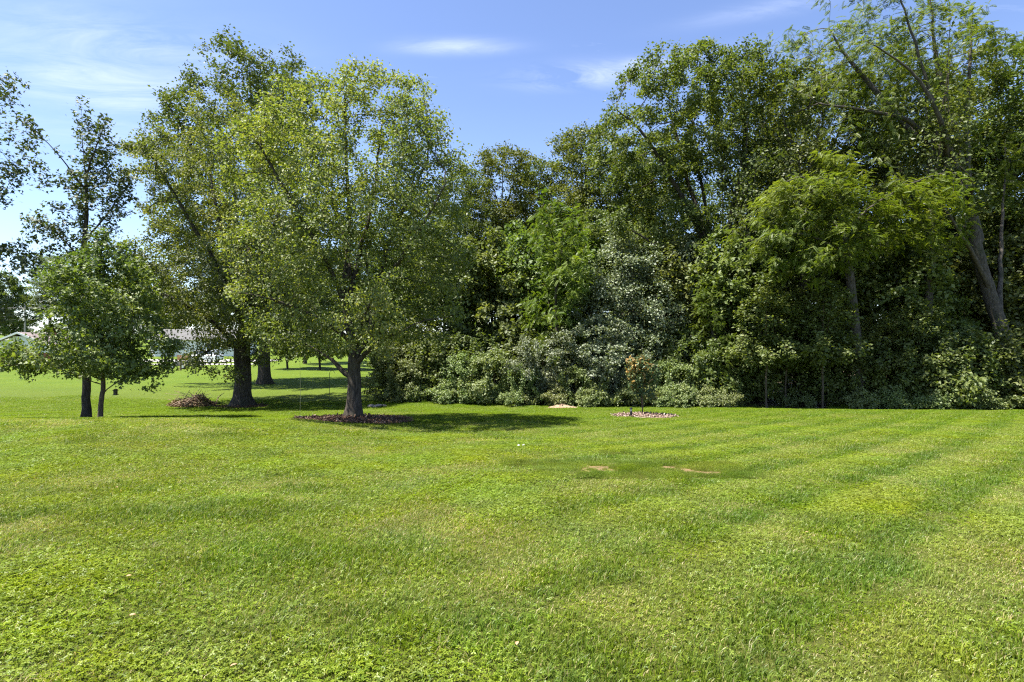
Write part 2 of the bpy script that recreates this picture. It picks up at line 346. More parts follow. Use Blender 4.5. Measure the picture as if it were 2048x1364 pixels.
def make_tree(name, loc, trunk, limbs, env, n_att=900, step=.26, kill=.42, base_r=.28, leaf='diamond', lsize=.10, per=20, spread=.17, mat='wood', bark='bark',
              seed=1, gate=-.15, gs=.9, flare=.5, twig_r=None, up=.08, upn=.42, jit=.22, shell=.45, foliage='crown', stem='trunk', limbname='limb', tlow=0, limb_r=.30, keep=None, core=0, core_z=0, r_tip=.005, droop=0, rz=0, hang=.25, minz=None):
    rng = np.random.default_rng(seed); att = sample_env(env, n_att, rng, gate, gs, seed, shell)
    if minz is not None: att = att[att[:, 2] > minz]
    if keep is not None: att = att[keep(att)]
    if core: att = att[(np.hypot(att[:, 0], att[:, 1]) > core) | (att[:, 2] > core_z)]
    trunk = [(trunk[0][0], trunk[0][1], trunk[0][2]-.35)]+list(trunk)
    pos, par, lid, frac = skeleton(trunk, limbs, att, step, kill, rng, up, jit)
    if droop:
        h = np.hypot(pos[:, 0], pos[:, 1]); pos[:, 2] -= droop*h*h*np.clip(pos[:, 2]/3, 0, 1)
    r, main, kids = radii(par, r_tip, base_r)
    ex_ = frac >= 0; r = np.where(ex_, np.maximum(r, base_r*limb_r*(1-.85*np.clip(frac, 0, 1))), r)
    root = empty(name, loc, rz)
    for k in range(lid.max()+1):
        V, F = tubes(pos, par, r, main, lid == k, flare if k == 0 else 0, seed)
        if V is None: continue
        link(stem if k == 0 else limbname, mesh_arrays(stem if k == 0 else limbname, V, F, [M[bark]], smooth=True), root)
    tw = np.nonzero((r < (twig_r or r_tip*2.6)) & (par >= 0) & (pos[:, 2] > tlow))[0]
    tip = kids[tw] == 0; cnt = rng.poisson(np.where(tip, per*1.7, per)); i = np.repeat(tw, cnt); m = len(i)
    d = unit(pos[i]-pos[par[i]]); P = pos[i]-d*rng.uniform(0, 1, (m, 1))*step+rng.normal(0, spread, (m, 3))*np.array([1, 1, .75])
    cen = np.array([pos[tw, 0].mean(), pos[tw, 1].mean(), pos[tw, 2].mean()*.8]); outw = unit(P-cen)
    Nn = rng.normal(0, .60, (m, 3))+outw*.40; Nn[:, 2] += upn
    Tn = unit(outw*.5+rng.normal(0, .8, (m, 3))); Tn[:, 2] -= hang
    S = lsize*rng.uniform(.65, 1.25, m)
    tint = np.clip(.5+.24*vnoise(P, seed+40, .8, 2)+rng.normal(0, .20, m), 0, 1)
    V, F, t = leaves(P, Nn, Tn, S, leaf, tint)
    link(foliage, mesh_arrays(foliage, V, F, [M[mat]], {'tint': t}), root)
    make_tree.tris += len(F); return root
make_tree.tris = 0

def auto_limbs(rng, n, z0, z1, reach, rise, top=None, az0=None, lean=0):
    out = []
    for k in range(n):
        t = (k+.5)/n; z = z0+(z1-z0)*t; a = (az0 if az0 is not None else rng.uniform(0, 6.28))+k*2.4+rng.uniform(-.4, .4)
        rc = reach*(1-.45*t)*rng.uniform(.75, 1.1); rs = rise*rng.uniform(.75, 1.25)*(.6+.7*t)
        dx, dy = math.cos(a), math.sin(a)
        out.append([(0, 0, z), (dx*rc*.35, dy*rc*.35, z+rs*.30), (dx*rc*.72, dy*rc*.72, z+rs*.68), (dx*rc, dy*rc, z+rs*1.1)])
    return out

# ------------------------------------------------------------------ ground sheet, lawn grass
def soil_mask(x, y):
    """1 where the lawn is worn to bare soil"""
    P = np.stack([x, y], 1); n = vnoise(P, 77, 2.6, 2)*.45; m = np.full(len(P), -9.)
    for cx, cy_, rx, ry in SOIL: m = np.maximum(m, 1-((x-cx)/rx)**2-((y-cy_)/ry)**2+n)
    return m
SOIL = [(1.45, 8.55, .84, .62), (2.75, 8.65, .80, .55), (.50, 9.15, .50, .24), (3.45, 11.3, .22, .14), (2.05, 10.6, .22, .12)]
def edge_y(x): return 28.7-.10*np.asarray(x)+.35*np.sin(np.asarray(x)*.7)+.2*np.sin(np.asarray(x)*1.9+1)

m, nt, out = new_mat('lawn_soil_and_thatch')
geo = N(nt, 'ShaderNodeNewGeometry')
n1 = noise(nt, geo.outputs['Position'], .45, 4, .6); n2 = noise(nt, geo.outputs['Position'], 5, 5, .65); n3 = noise(nt, geo.outputs['Position'], 60, 3, .7)
c = mixc(nt, ramp(nt, n1, [(.35, 0), (.65, 1)]), (.100, .165, .007), (.130, .190, .010))
c = mixc(nt, ramp(nt, n2, [(.42, 0), (.75, .5)]), c, (.10, .13, .02))
c = mixc(nt, ramp(nt, n3, [(.30, .75), (.62, 0)]), c, (.035, .050, .012))
sp_ = N(nt, 'ShaderNodeSeparateXYZ'); L(nt, geo.outputs['Position'], sp_.inputs[0])
c = mixc(nt, mathn(nt, 'MULTIPLY_ADD', sp_.outputs[1], -.05, 2.0, clamp=True), c, mixc(nt, ramp(nt, n3, [(.3, 0), (.7, 1)]), (.050, .058, .010), (.125, .150, .022)))
p = N(nt, 'ShaderNodeBsdfPrincipled'); p.inputs['Roughness'].default_value = .95; p.inputs['Specular IOR Level'].default_value = .15; L(nt, c, p.inputs['Base Color'])
b = N(nt, 'ShaderNodeBump'); b.inputs['Strength'].default_value = 1; b.inputs['Distance'].default_value = .04; L(nt, n3, b.inputs['Height']); L(nt, b.outputs[0], p.inputs['Normal'])
L(nt, p.outputs[0], out.inputs[0]); M['lawn'] = m
def axis(a, b, h0, g, lim):
    v = [0.0]; h = h0
    while v[-1] < lim: v.append(v[-1]+h); h *= g if v[-1] > b else 1
    return np.array(v)
ax = axis(0, 26, .3, 1.12, 3500); xs = np.concatenate([-ax[:0:-1], ax]); ys = np.concatenate([[-60, -30, -12, -6, -3], axis(0, 60, .3, 1.10, 3800)-1.5])
gx, gy = np.meshgrid(xs, ys); gz = ground(gx, gy); nx = len(xs)
i, j = np.meshgrid(np.arange(nx-1), np.arange(len(ys)-1)); q = (j*nx+i).ravel()
tag(link('lawn', mesh_arrays('lawn', np.stack([gx.ravel(), gy.ravel(), gz.ravel()], 1), np.stack([q, q+1, q+nx+1, q+nx], 1), [M['lawn']], smooth=True)), 'mown green lawn sloping gently down to the wood', 'lawn', kind='structure')

m, nt, out = new_mat('grass_blade')
geo = N(nt, 'ShaderNodeNewGeometry'); at = N(nt, 'ShaderNodeAttribute', attribute_name='tint')
c = ramp(nt, at.outputs['Fac'], [(0, (.070, .130, .006)), (.45, (.150, .226, .011)), (.80, (.240, .312, .027)), (.86, (.33, .30, .085)), (1, (.52, .44, .22))])
n1 = noise(nt, geo.outputs['Position'], .55, 4, .6); n2 = noise(nt, geo.outputs['Position'], 2.4, 3, .6); n3 = noise(nt, geo.outputs['Position'], 1.1, 4, .6)
hs = N(nt, 'ShaderNodeHueSaturation'); L(nt, c, hs.inputs['Color'])
L(nt, ramp(nt, n1, [(.3, .482), (.7, .512)]), hs.inputs['Hue']); L(nt, ramp(nt, n2, [(.3, .74), (.7, 1.2)]), hs.inputs['Value'])
L(nt, ramp(nt, n3, [(.35, 1.03), (.75, .86)]), hs.inputs['Saturation'])
# mown lanes: narrow lines of deeper green uncut grass between the passes, right-hand half of the lawn; brightness from blade lean is painted into the stripe colour
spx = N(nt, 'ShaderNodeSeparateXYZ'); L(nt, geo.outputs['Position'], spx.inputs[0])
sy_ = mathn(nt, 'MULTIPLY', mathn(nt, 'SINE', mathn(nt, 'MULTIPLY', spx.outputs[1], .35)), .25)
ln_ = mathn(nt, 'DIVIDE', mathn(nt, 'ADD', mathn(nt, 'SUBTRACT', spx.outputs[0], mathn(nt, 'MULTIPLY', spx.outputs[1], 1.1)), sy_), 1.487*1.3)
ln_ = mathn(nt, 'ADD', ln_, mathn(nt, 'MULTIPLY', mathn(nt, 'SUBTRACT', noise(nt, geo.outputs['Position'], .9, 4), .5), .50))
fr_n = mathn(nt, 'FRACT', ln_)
uncut = ramp(nt, fr_n, [(0, .0), (.10, 1), (.26, 1), (.38, 0)]); flat_sheen = ramp(nt, fr_n, [(.34, 0), (.46, 1), (.58, .9), (.80, 0)])
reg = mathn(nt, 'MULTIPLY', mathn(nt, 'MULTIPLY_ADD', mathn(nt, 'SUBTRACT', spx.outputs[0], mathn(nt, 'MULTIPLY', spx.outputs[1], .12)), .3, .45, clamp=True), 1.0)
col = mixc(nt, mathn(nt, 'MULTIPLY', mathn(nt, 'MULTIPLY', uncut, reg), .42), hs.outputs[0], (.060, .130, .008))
col = mixc(nt, mathn(nt, 'MULTIPLY', mathn(nt, 'MULTIPLY', flat_sheen, reg), .36), col, (.25, .29, .060))  # paler bands: light off flattened, leaning blades put into the colour
dryn = ramp(nt, noise(nt, geo.outputs['Position'], 1.5, 5, .62, .6), [(.54, 0), (.74, .30)])
nearf = mathn(nt, 'MULTIPLY_ADD', spx.outputs[1], -.09, 2.1, clamp=True)
col = mixc(nt, mathn(nt, 'MULTIPLY', dryn, nearf), col, (.27, .255, .065))
col = mixc(nt, mathn(nt, 'MULTIPLY', mathn(nt, 'SUBTRACT', 1.0, nearf), .55), col, (.115, .190, .007))
d = N(nt, 'ShaderNodeBsdfDiffuse'); L(nt, col, d.inputs[0]); t = N(nt, 'ShaderNodeBsdfTranslucent'); L(nt, mixc(nt, 1.0, col, (1.2, 1.2, .6), 'MULTIPLY'), t.inputs[0])
mx = N(nt, 'ShaderNodeMixShader'); mx.inputs[0].default_value = .42; L(nt, d.outputs[0], mx.inputs[1]); L(nt, t.outputs[0], mx.inputs[2])
g = N(nt, 'ShaderNodeBsdfGlossy'); g.inputs['Roughness'].default_value = .42
m2 = N(nt, 'ShaderNodeMixShader'); m2.inputs[0].default_value = .018; L(nt, mx.outputs[0], m2.inputs[1]); L(nt, g.outputs[0], m2.inputs[2])
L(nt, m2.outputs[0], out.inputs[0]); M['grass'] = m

def blades(rng, n, rad, h, w, lean, dry, tint0, bias=(0, 0)):
    a = rng.uniform(0, 6.283, n); q = rad*np.sqrt(rng.uniform(0, 1, n))*rng.uniform(.75, 1.15, n); P = np.stack([q*np.cos(a), q*np.sin(a), np.full(n, -.012)], 1)
    cc = rng.uniform(-rad, rad, (70, 2)); k_ = ((P[:, None, :2]-cc[None])**2).sum(2).argmin(1); P[:, :2] += (cc[k_]-P[:, :2])*rng.uniform(0, .75, (n, 1)); hk = rng.uniform(.6, 1.3, 70)[k_]
    f = rng.uniform(0, 6.283, n); D = np.stack([np.cos(f), np.sin(f), np.zeros(n)], 1); D[:, 0] += bias[0]; D[:, 1] += bias[1]; B = np.stack([-np.sin(f+.6), np.cos(f+.6), np.zeros(n)], 1)
    H = (h*hk*rng.uniform(.6, 1.35, n))[:, None]; W = (w*rng.uniform(.6, 1.2, n))[:, None]; ln = (lean*rng.uniform(.2, 1.5, n))[:, None]; up = np.array([0, 0, 1.])
    mid = P+up*H*.58+D*H*ln*.35; tip = P+up*H*np.clip(1-.3*ln, .35, 1)+D*H*ln*1.05
    V = np.stack([P-B*W*.5, P+B*W*.5, mid+B*W*.42, mid-B*W*.42, tip], 1).reshape(-1, 3)
    k = (np.arange(n)*5)[:, None]; F = np.concatenate([k+[0, 1, 2], k+[0, 2, 3], k+[3, 2, 4]])
    t = np.where(rng.uniform(0, 1, n) < dry, rng.uniform(.86, 1, n), np.clip(rng.normal(tint0, .2, n), 0, .8))
    return V, F, np.repeat(t, 5)
def clover(rng, n, rad, h, s):
    a = rng.uniform(0, 6.283, n); q = rad*np.sqrt(rng.uniform(0, 1, n)); P = np.stack([q*np.cos(a), q*np.sin(a), h*rng.uniform(.4, 1.1, n)], 1)
    P = np.repeat(P, 3, 0); m = len(P); f = np.repeat(rng.uniform(0, 6.28, n), 3)+np.tile([0, 2.09, 4.19], n)
    Nn = np.repeat(rng.normal(0, .35, (n, 3)), 3, 0)+np.array([0, 0, 1]); T = np.stack([np.cos(f), np.sin(f), np.zeros(m)], 1)
    V, F, t = leaves(P, Nn, T, s*np.repeat(rng.uniform(.7, 1.3, n), 3), 'diamond', np.repeat(np.clip(rng.normal(.50, .22, n), 0, .8), 3))
    return V, F, t
gcol = bpy.data.collections.new('grass_tufts')
def tuft(k, *parts):
    V, F, t, o = [], [], [], 0
    for v, f, tt in parts: V.append(v); F.append(f+o); t.append(tt); o += len(v)
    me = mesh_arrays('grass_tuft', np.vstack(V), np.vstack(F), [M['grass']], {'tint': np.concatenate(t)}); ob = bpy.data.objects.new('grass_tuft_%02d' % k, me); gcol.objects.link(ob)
rng = np.random.default_rng(3)
for k in range(4): tuft(k, blades(rng, 760, .30, .036, .0050, .65, .10, .45), clover(rng, 30, .30, .034, .014))                 # fine lawn grass
for k in range(4, 7): tuft(k, blades(rng, 480, .30, .036, .0050, .7, .10, .42), clover(rng, 230, .30, .036, .0145))            # clover
for k in range(7, 9): tuft(k, blades(rng, 640, .30, .032, .0048, .8, .38, .52), clover(rng, 14, .30, .03, .013))              # drier
for k in range(9, 11): tuft(k, blades(rng, 620, .28, .056, .0056, .60, .05, .28), clover(rng, 20, .28, .04, .014))            # longer, deeper green
for k in range(11, 12): tuft(k, blades(rng, 70, .30, .034, .0050, .8, .35, .45), clover(rng, 14, .28, .02, .015))              # sparse, on worn soil
def rosette(rng, nl, ln, tint, lift, kind='oblong'):
    f = np.arange(nl)*2.4+rng.uniform(0, .5, nl); P = np.zeros((nl, 3)); P[:, 2] = .012; T = np.stack([np.cos(f), np.sin(f), lift*rng.uniform(.4, 1.4, nl)], 1); Nn = np.stack([-np.cos(f)*lift, -np.sin(f)*lift, np.ones(nl)], 1)
    return leaves(P, Nn, unit(T), ln*rng.uniform(.6, 1.2, nl), kind, np.clip(rng.normal(tint, .08, nl), 0, .8))
tuft(12, rosette(rng, 8, .036, .55, .55), rosette(rng, 5, .022, .6, .9))                                                      # broad-leaved weed
tuft(13, blades(rng, 16, .05, .09, .0045, 1.1, 1.0, .9), blades(rng, 40, .045, .075, .005, .7, .1, .5))                        # wiry tuft with straw
def lanes(x, y):
    """distance coordinate across the mowing lanes that sweep from the front centre to the far right"""
    return (x-1.1*y+.25*np.sin(y*.35))/1.487/1.3
pts, rots, scl, var = [], [], [], []
def scatter(y0, y1, g, sc, hz, xfun, seed):
    rng = np.random.default_rng(seed)
    ya = np.arange(y0, y1, g)
    for y in ya:
        xa, xb = xfun(y); x = np.arange(xa, xb, g)+rng.uniform(-.45, .45, len(np.arange(xa, xb, g)))*g; yy = y+rng.uniform(-.45, .45, len(x))*g
        P = np.stack([x, yy], 1); f1 = vnoise(P, 21, .8, 3); f2 = vnoise(P, 22, 1.3, 2); f3 = vnoise(P, 23, 2.0, 2); so = soil_mask(x, yy)
        ok = yy < edge_y(x)+(.4 if True else 0)
        ok &= ~(((x+5.30)/1.85)**2+((yy-18.25)/1.7)**2 < 1); ok &= ~(((x-5.25)/1.2)**2+((yy-21.5)/.95)**2 < 1)
        ln = lanes(x, yy); fr = ln-np.floor(ln); lane = sstep(-2, 1.5, x-.12*yy) > .5
        e = .08; z = ground(x, yy); zx = (ground(x+e, yy)-z)/e; zy = (ground(x, yy+e)-z)/e
        for k in range(len(x)):
            if not ok[k]: continue
            s = sc*rng.uniform(.9, 1.15); h = hz*rng.uniform(.85, 1.2)
            if so[k] > .08:
                if rng.uniform() < .7: continue
                v = 11
            elif so[k] > -.05 and rng.uniform() < .6:
                v = 11 if rng.uniform() < .6 else 7; s = min(s, .7)
            elif f1[k]+rng.normal(0, .18) > .22: v = rng.integers(4, 7)
            elif f2[k]+rng.normal(0, .18) > .38: v = rng.integers(7, 9)
            elif f3[k]+rng.normal(0, .15) > .62: v = rng.integers(9, 11)
            else: v = rng.integers(0, 4)
            if lane[k] and so[k] < -.2:
                if fr[k] < .20 and rng.uniform() < .6: v = rng.integers(9, 11)
                elif fr[k] < .40: h *= .62; v = rng.integers(7, 9) if rng.uniform() < .35 else v
            nrm = Vector((-zx[k], -zy[k], 1)).normalized(); q = Vector((0, 0, 1)).rotation_difference(nrm) @ Euler((0, 0, rng.uniform(0, 6.283))).to_quaternion()
            pts.append((x[k], yy[k], z[k])); rots.append(tuple(q.to_euler())); scl.append((s, s, h)); var.append(int(v))
fr_ = lambda y: (-.98*y-1.6, .98*y+1.6)
scatter(1.2, 6.5, .23, 1.0, 1.0, fr_, 1); scatter(6.5, 12, .29, 1.2, 1.0, fr_, 2); scatter(12, 19, .40, 1.6, 1.05, fr_, 3); scatter(19, 30.5, .62, 2.3, 1.1, fr_, 4)
scatter(30.5, 56, .85, 3.1, 1.15, lambda y: (-.98*y-1, -7.5), 5)
rngw = np.random.default_rng(77)
for cx, cy_, rx, ry in SOIL:
    nn = int(620*rx*ry/.25); x_ = cx+rngw.uniform(-1.3, 1.3, nn)*rx; y_ = cy_+rngw.uniform(-1.4, 1.4, nn)*ry; m_ = soil_mask(x_, y_)+vnoise(np.stack([x_, y_], 1), 80, 6, 2)*.8
    for k in np.nonzero(m_ < .62)[0]:
        sc_ = rngw.uniform(.16, .36); pts.append((x_[k], y_[k], G(x_[k], y_[k])+.008)); rots.append((0, 0, rngw.uniform(0, 6.28))); scl.append((sc_, sc_, rngw.uniform(.7, 1.5))); var.append(int(rngw.choice([0, 1, 2, 4, 7, 8])))
for k in range(150):
    y_ = 1.8+11*rngw.uniform()**1.5; x_ = rngw.uniform(-.98, .98)*(y_+1); sc_ = rngw.uniform(.45, .85); pts.append((x_, y_, G(x_, y_)+.006)); rots.append((rngw.normal(0, .1), rngw.normal(0, .1), rngw.uniform(0, 6.28))); scl.append((sc_, sc_, sc_)); var.append(12 if rngw.uniform() < .35 else 13)
for x_ in np.arange(-7, 27, .16):
    for _ in range(2):
        xx = x_+rngw.uniform(-.2, .2); yy = float(edge_y(xx))+rngw.uniform(-.35, 1.1); tall = rngw.uniform(1.2, 6)*max(.2, min(1, .35+.5*math.sin(xx*.8)+.4*math.sin(xx*2.3+1)))
        pts.append((xx, yy, G(xx, yy))); rots.append((rngw.normal(0, .12), rngw.normal(0, .12), rngw.uniform(0, 6.28))); scl.append((1.0, 1.0, max(.8, tall))); var.append(int(rngw.integers(9, 11)))
gm = bpy.data.meshes.new('grass'); gm.vertices.add(len(pts)); gm.vertices.foreach_set('co', np.array(pts, np.float32).ravel())
for nm, typ, key, dat in (('rot', 'FLOAT_VECTOR', 'vector', rots), ('scl', 'FLOAT_VECTOR', 'vector', scl), ('var', 'INT', 'value', var)):
    a = gm.attributes.new(nm, typ, 'POINT'); a.data.foreach_set(key, np.array(dat, np.int32 if typ == 'INT' else np.float32).ravel())
go = link('grass', gm); tag(go, 'short lawn grass blades with clover mixed in', 'grass', kind='stuff')
gn = bpy.data.node_groups.new('grass_scatter', 'GeometryNodeTree'); gn.interface.new_socket('Geometry', in_out='INPUT', socket_type='NodeSocketGeometry'); gn.interface.new_socket('Geometry', in_out='OUTPUT', socket_type='NodeSocketGeometry')
gi, gout = gn.nodes.new('NodeGroupInput'), gn.nodes.new('NodeGroupOutput'); ci = gn.nodes.new('GeometryNodeCollectionInfo'); ci.inputs['Collection'].default_value = gcol; ci.inputs['Separate Children'].default_value = True; ci.inputs['Reset Children'].default_value = True
ip = gn.nodes.new('GeometryNodeInstanceOnPoints'); ip.inputs['Pick Instance'].default_value = True
def named(nm, typ): a = gn.nodes.new('GeometryNodeInputNamedAttribute'); a.data_type = typ; a.inputs['Name'].default_value = nm; return a.outputs['Attribute']
er = gn.nodes.new('FunctionNodeEulerToRotation'); gn.links.new(named('rot', 'FLOAT_VECTOR'), er.inputs[0]); gn.links.new(er.outputs[0], ip.inputs['Rotation'])
gn.links.new(named('scl', 'FLOAT_VECTOR'), ip.inputs['Scale']); gn.links.new(named('var', 'INT'), ip.inputs['Instance Index'])
gn.links.new(gi.outputs[0], ip.inputs['Points']); gn.links.new(ci.outputs[0], ip.inputs['Instance']); gn.links.new(ip.outputs[0], gout.inputs[0])
go.modifiers.new('scatter', 'NODES').node_group = gn
print('grass tufts', len(pts), round(time.time()-T0, 1))

# soil showing through the lawn, forest floor
def sheet(name, pts_xy, mat, lift, label, cat, dome=0, sub=10):
    """a sheet lying on the ground inside a closed outline around its centre"""
    c = np.mean(pts_xy, 0); n = len(pts_xy); V = [(c[0], c[1], G(*c)+lift+dome)]; F = []
    for k in range(1, sub+1):
        t = k/sub
        for q in pts_xy:
            w = c+(q-c)*t; V.append((w[0], w[1], G(w[0], w[1])+lift*(1 if k < sub else .1)+dome*(1-t*t)))
    for a in range(n): F.append((0, 1+a, 1+(a+1) % n))
    Q = [(1+(k-1)*n+a, 1+k*n+a, 1+k*n+(a+1) % n, 1+(k-1)*n+(a+1) % n) for k in range(1, sub) for a in range(n)]
    return tag(link(name, mesh_arrays(name, np.array(V), [np.array(F), np.array(Q)], [mat], smooth=True)), label, cat, kind='structure')
M['soil'] = principled('bare_soil', (.21, .14, .072), .95, var=(.12, .095, .04), vscale=7, bump=.8, bscale=45, spec=.1)
M['litter'] = principled('forest_litter', (.055, .042, .026), .95, var=(.12, .095, .055), vscale=3.5, bump=1, bscale=25, spec=.1)
soil_labels = ['broken bare tan soil patch worn in the lawn, the wider of the two side by side', 'broken bare tan soil patch in the lawn, nearer the mown lanes', 'thin strip of bare soil at the end of the worn patches', 'small bare soil spot in the lawn below the young magnolia', 'tiny worn soil spot behind the two wide bare patches']
for (cx, cy_, rx, ry), lb in zip(SOIL, soil_labels):
    h_ = .035; gx_ = np.arange(cx-rx*1.35, cx+rx*1.35, h_); gy_ = np.arange(cy_-ry*1.5, cy_+ry*1.5, h_); XX, YY = np.meshgrid(gx_, gy_); Pq = np.stack([XX.ravel(), YY.ravel()], 1)
    mk = 1-((Pq[:, 0]-cx)/rx)**2-((Pq[:, 1]-cy_)/ry)**2+vnoise(Pq, 77, 2.6, 2)*.45+vnoise(Pq, 78, 9, 3)*.8; near_ = np.array([[((px_-c2)/a2)**2+((py_-d2)/b2)**2 for c2, d2, a2, b2 in SOIL] for px_, py_ in Pq]).argmin(1) == SOIL.index((cx, cy_, rx, ry))
    nx_ = len(gx_); i, j = np.meshgrid(np.arange(nx_-1), np.arange(len(gy_)-1)); q = (j*nx_+i).ravel(); ok = (mk[q] > .02) & near_[q]; q = q[ok]
    F_ = np.stack([q, q+1, q+nx_+1, q+nx_], 1); uq, inv = np.unique(F_, return_inverse=True); Vq = np.stack([Pq[:, 0], Pq[:, 1], ground(Pq[:, 0], Pq[:, 1])+.010+.004*vnoise(Pq, 79, 14, 2)], 1)[uq]; jt = np.random.default_rng(2).normal(0, .010, (len(Vq), 2)); Vq[:, :2] += jt
    tag(link('bare_soil', mesh_arrays('bare_soil', Vq, inv.reshape(-1, 4), [M['soil']], smooth=True)), lb, 'soil', kind='structure')
V, F = [], []; xs_ = np.linspace(-7.2, 60, 149); dep = np.concatenate([[0, .3, .7], np.linspace(1.5, 34, 28)])
for y_ in dep:
    yy = edge_y(xs_)+y_; V.append(np.stack([xs_, yy, ground(xs_, yy)+.022+.03*vnoise(np.stack([xs_, yy], 1), 9, 1.5, 2)*min(1, y_)], 1))
V = np.vstack(V); i, j = np.meshgrid(np.arange(148), np.arange(len(dep)-1)); q = (j*149+i).ravel()
tag(link('forest_floor', mesh_arrays('forest_floor', V, np.stack([q, q+1, q+150, q+149], 1), [M['litter']], smooth=True)), 'dark leaf litter on the floor of the wood', 'forest floor', kind='structure')

# ------------------------------------------------------------------ the open-grown trees
def at(px, d): x = X(px, d); return (x, d, G(x, d)-.03)
def pxl(px, py, d, base_px, base_z, dy=0):
    """picture point on the plane at depth d -> coordinates relative to a trunk foot"""
    return ((px-base_px)/FPX*d, dy, EYE-(py-682)/FPX*d-base_z)

# shade maple in the mulch ring
d = 18.3; b = at(708, d); q = lambda px, py, dy=0: pxl(px, py, d, 708, b[2], dy)
limbs = [[q(702, 758), q(682, 738), q(655, 716, .2), q(610, 690, .3)], [q(712, 725), q(755, 690, -.5), q(810, 665, -1.0)], [q(708, 715), q(738, 660, .1), q(752, 560, .3), q(790, 440, .6), q(850, 310, .8)],
         [q(700, 640), q(668, 540, -.5), q(610, 430, -.9), q(560, 330, -1.2)], [q(698, 600), q(712, 480, .8), q(730, 350, 1.3), q(745, 200, 1.5)], [q(715, 680), q(725, 600, 1.0), q(700, 520, 2.0), q(680, 420, 3.0)],
         [q(745, 600), q(800, 540, -.9), q(860, 470, -1.7), q(905, 400, -2.0)], [q(700, 680), q(660, 640, -1.2), q(600, 610, -2.2), q(550, 600, -2.6)], [q(712, 690), q(750, 650, -1.4), q(790, 600, -2.6)], [q(700, 560), q(660, 440, 1.2), q(600, 300, 2.0), q(560, 220, 2.2)]]
env = [((-.1, 0, 7.2), (4.1, 4.2, 4.5)), ((1.4, 0, 5.4), (2.7, 3.0, 3.0)), ((-1.5, 0, 4.9), (2.6, 2.8, 2.7)), ((.8, -.5, 3.5), (3.0, 2.8, 1.6)), ((-1.2, -.5, 3.0), (2.2, 2.2, 1.2)), ((1.6, -1.2, 2.6), (1.6, 1.6, .9)), ((2.0, 0, 8.8), (2.0, 2.2, 2.0)), ((1.2, 0, 10.3), (2.0, 2.2, 1.6)), ((2.3, -.3, 3.7), (1.5, 2, 1.5)), ((-2.0, -.3, 3.9), (1.5, 2, 1.6)), ((-2.3, 0, 8.4), (2.0, 2.2, 2.0)), ((2.4, 0, 9.2), (1.7, 2.0, 1.7))]
t = make_tree('maple_tree', b, [q(708, 836), q(708, 790), q(707, 740), q(708, 700), q(697, 640), q(690, 560), q(702, 470), q(695, 330), q(690, 190)], limbs, env, 2600, .24, .30, .205, 'diamond', .10, 25, .14, 'maple', seed=4, gate=-.10, gs=1.0, flare=.75, r_tip=.006, minz=1.9, core=1.15, core_z=5.0, limb_r=.46)
tag(t, 'broad spreading shade tree standing in the large mulch ring', 'tree', 'open trees on the lawn')
# spreading maple behind it
d = 28; b = at(487, d); q = lambda px, py, dy=0: pxl(px, py, d, 487, b[2], dy)
limbs = [[q(490, 690), q(520, 600, -.4), q(545, 500, -.8), q(600, 380, -1)], [q(488, 660), q(460, 560, -.6), q(400, 440, -1), q(340, 330, -1.2)], [q(488, 640), q(490, 500, .5), q(500, 360, 1), q(500, 240, 1.2)], [q(487, 700), q(440, 640, -1), q(380, 600, -1.8), q(330, 590, -2)],
         [q(488, 690), q(520, 660, -1.5), q(560, 640, -3)], [q(487, 650), q(440, 520, .8), q(400, 380, 1.5), q(380, 260, 1.8)], [q(487, 620), q(530, 520, 1.6), q(590, 440, 2.4)], [q(487, 690), q(455, 690, -1), q(428, 715, -1.6)]]
env = [((-1.0, 0, 8.6), (4.2, 4.3, 5.4)), ((-1.6, -.4, 5.6), (3.1, 3.6, 3.0)), ((1.2, 0, 5.2), (3.4, 3.4, 3.2)), ((-.5, -1.5, 2.6), (1.5, 2.0, 1.5)), ((.3, .5, 3.0), (2.6, 2.4, 1.3)), ((-3.0, -.4, 5.3), (2.1, 2.6, 2.2)), ((-2.2, .5, 11), (2.6, 3, 2.4))]
env = [(tuple(1.14*v for v in c_), tuple(1.14*v for v in r_)) for c_, r_ in env]
t = make_tree('maple_tree', b, [q(487, 803), q(488, 760), q(487, 700), q(488, 640), q(480, 520), q(470, 400), q(450, 270)], limbs, env, 2600, .30, .37, .36, 'diamond', .125, 27, .17, 'maple', seed=9, gate=-.03, gs=.8, flare=.8, r_tip=.0065, minz=1.3, core=1.0, core_z=3.5, limb_r=.40, keep=lambda A: ~((A[:, 0] < -2.2) & (A[:, 2] < 4.1)))
tag(t, 'rounded light-green tree with a thick flared trunk behind the brush pile', 'tree', 'open trees on the lawn')
# tall oak further back
d = 40; b = at(530, d); q = lambda px, py, dy=0: pxl(px, py, d, 530, b[2], dy)
limbs = [[q(530, 560), q(470, 430, -1), q(420, 320, -2), q(370, 220, -2.5)], [q(528, 450), q(490, 300, 1), q(440, 180, 1.5), q(430, 110, 1.6)], [q(525, 380), q(560, 280, -1), q(590, 180, -1.4)], [q(530, 620), q(590, 540, -1.5), q(650, 480, -2.5)], [q(530, 600), q(470, 560, 1.5), q(400, 520, 2.5)], [q(530, 520), q(570, 420, 2), q(610, 340, 3)]]
env = [((-.6, 0, 20.5), (5.6, 5.6, 4.6)), ((-5.2, 0, 17.5), (3.6, 4, 3.6)), ((2.6, 0, 18.5), (3.2, 4, 4.4)), ((-1, 0, 12), (6.5, 6, 5)), ((-3, -1, 7), (6, 5, 3.2)), ((3, 0, 6.5), (5.5, 4, 3.2)), ((-5.5, 0, 21), (2.2, 2.4, 1.6))]
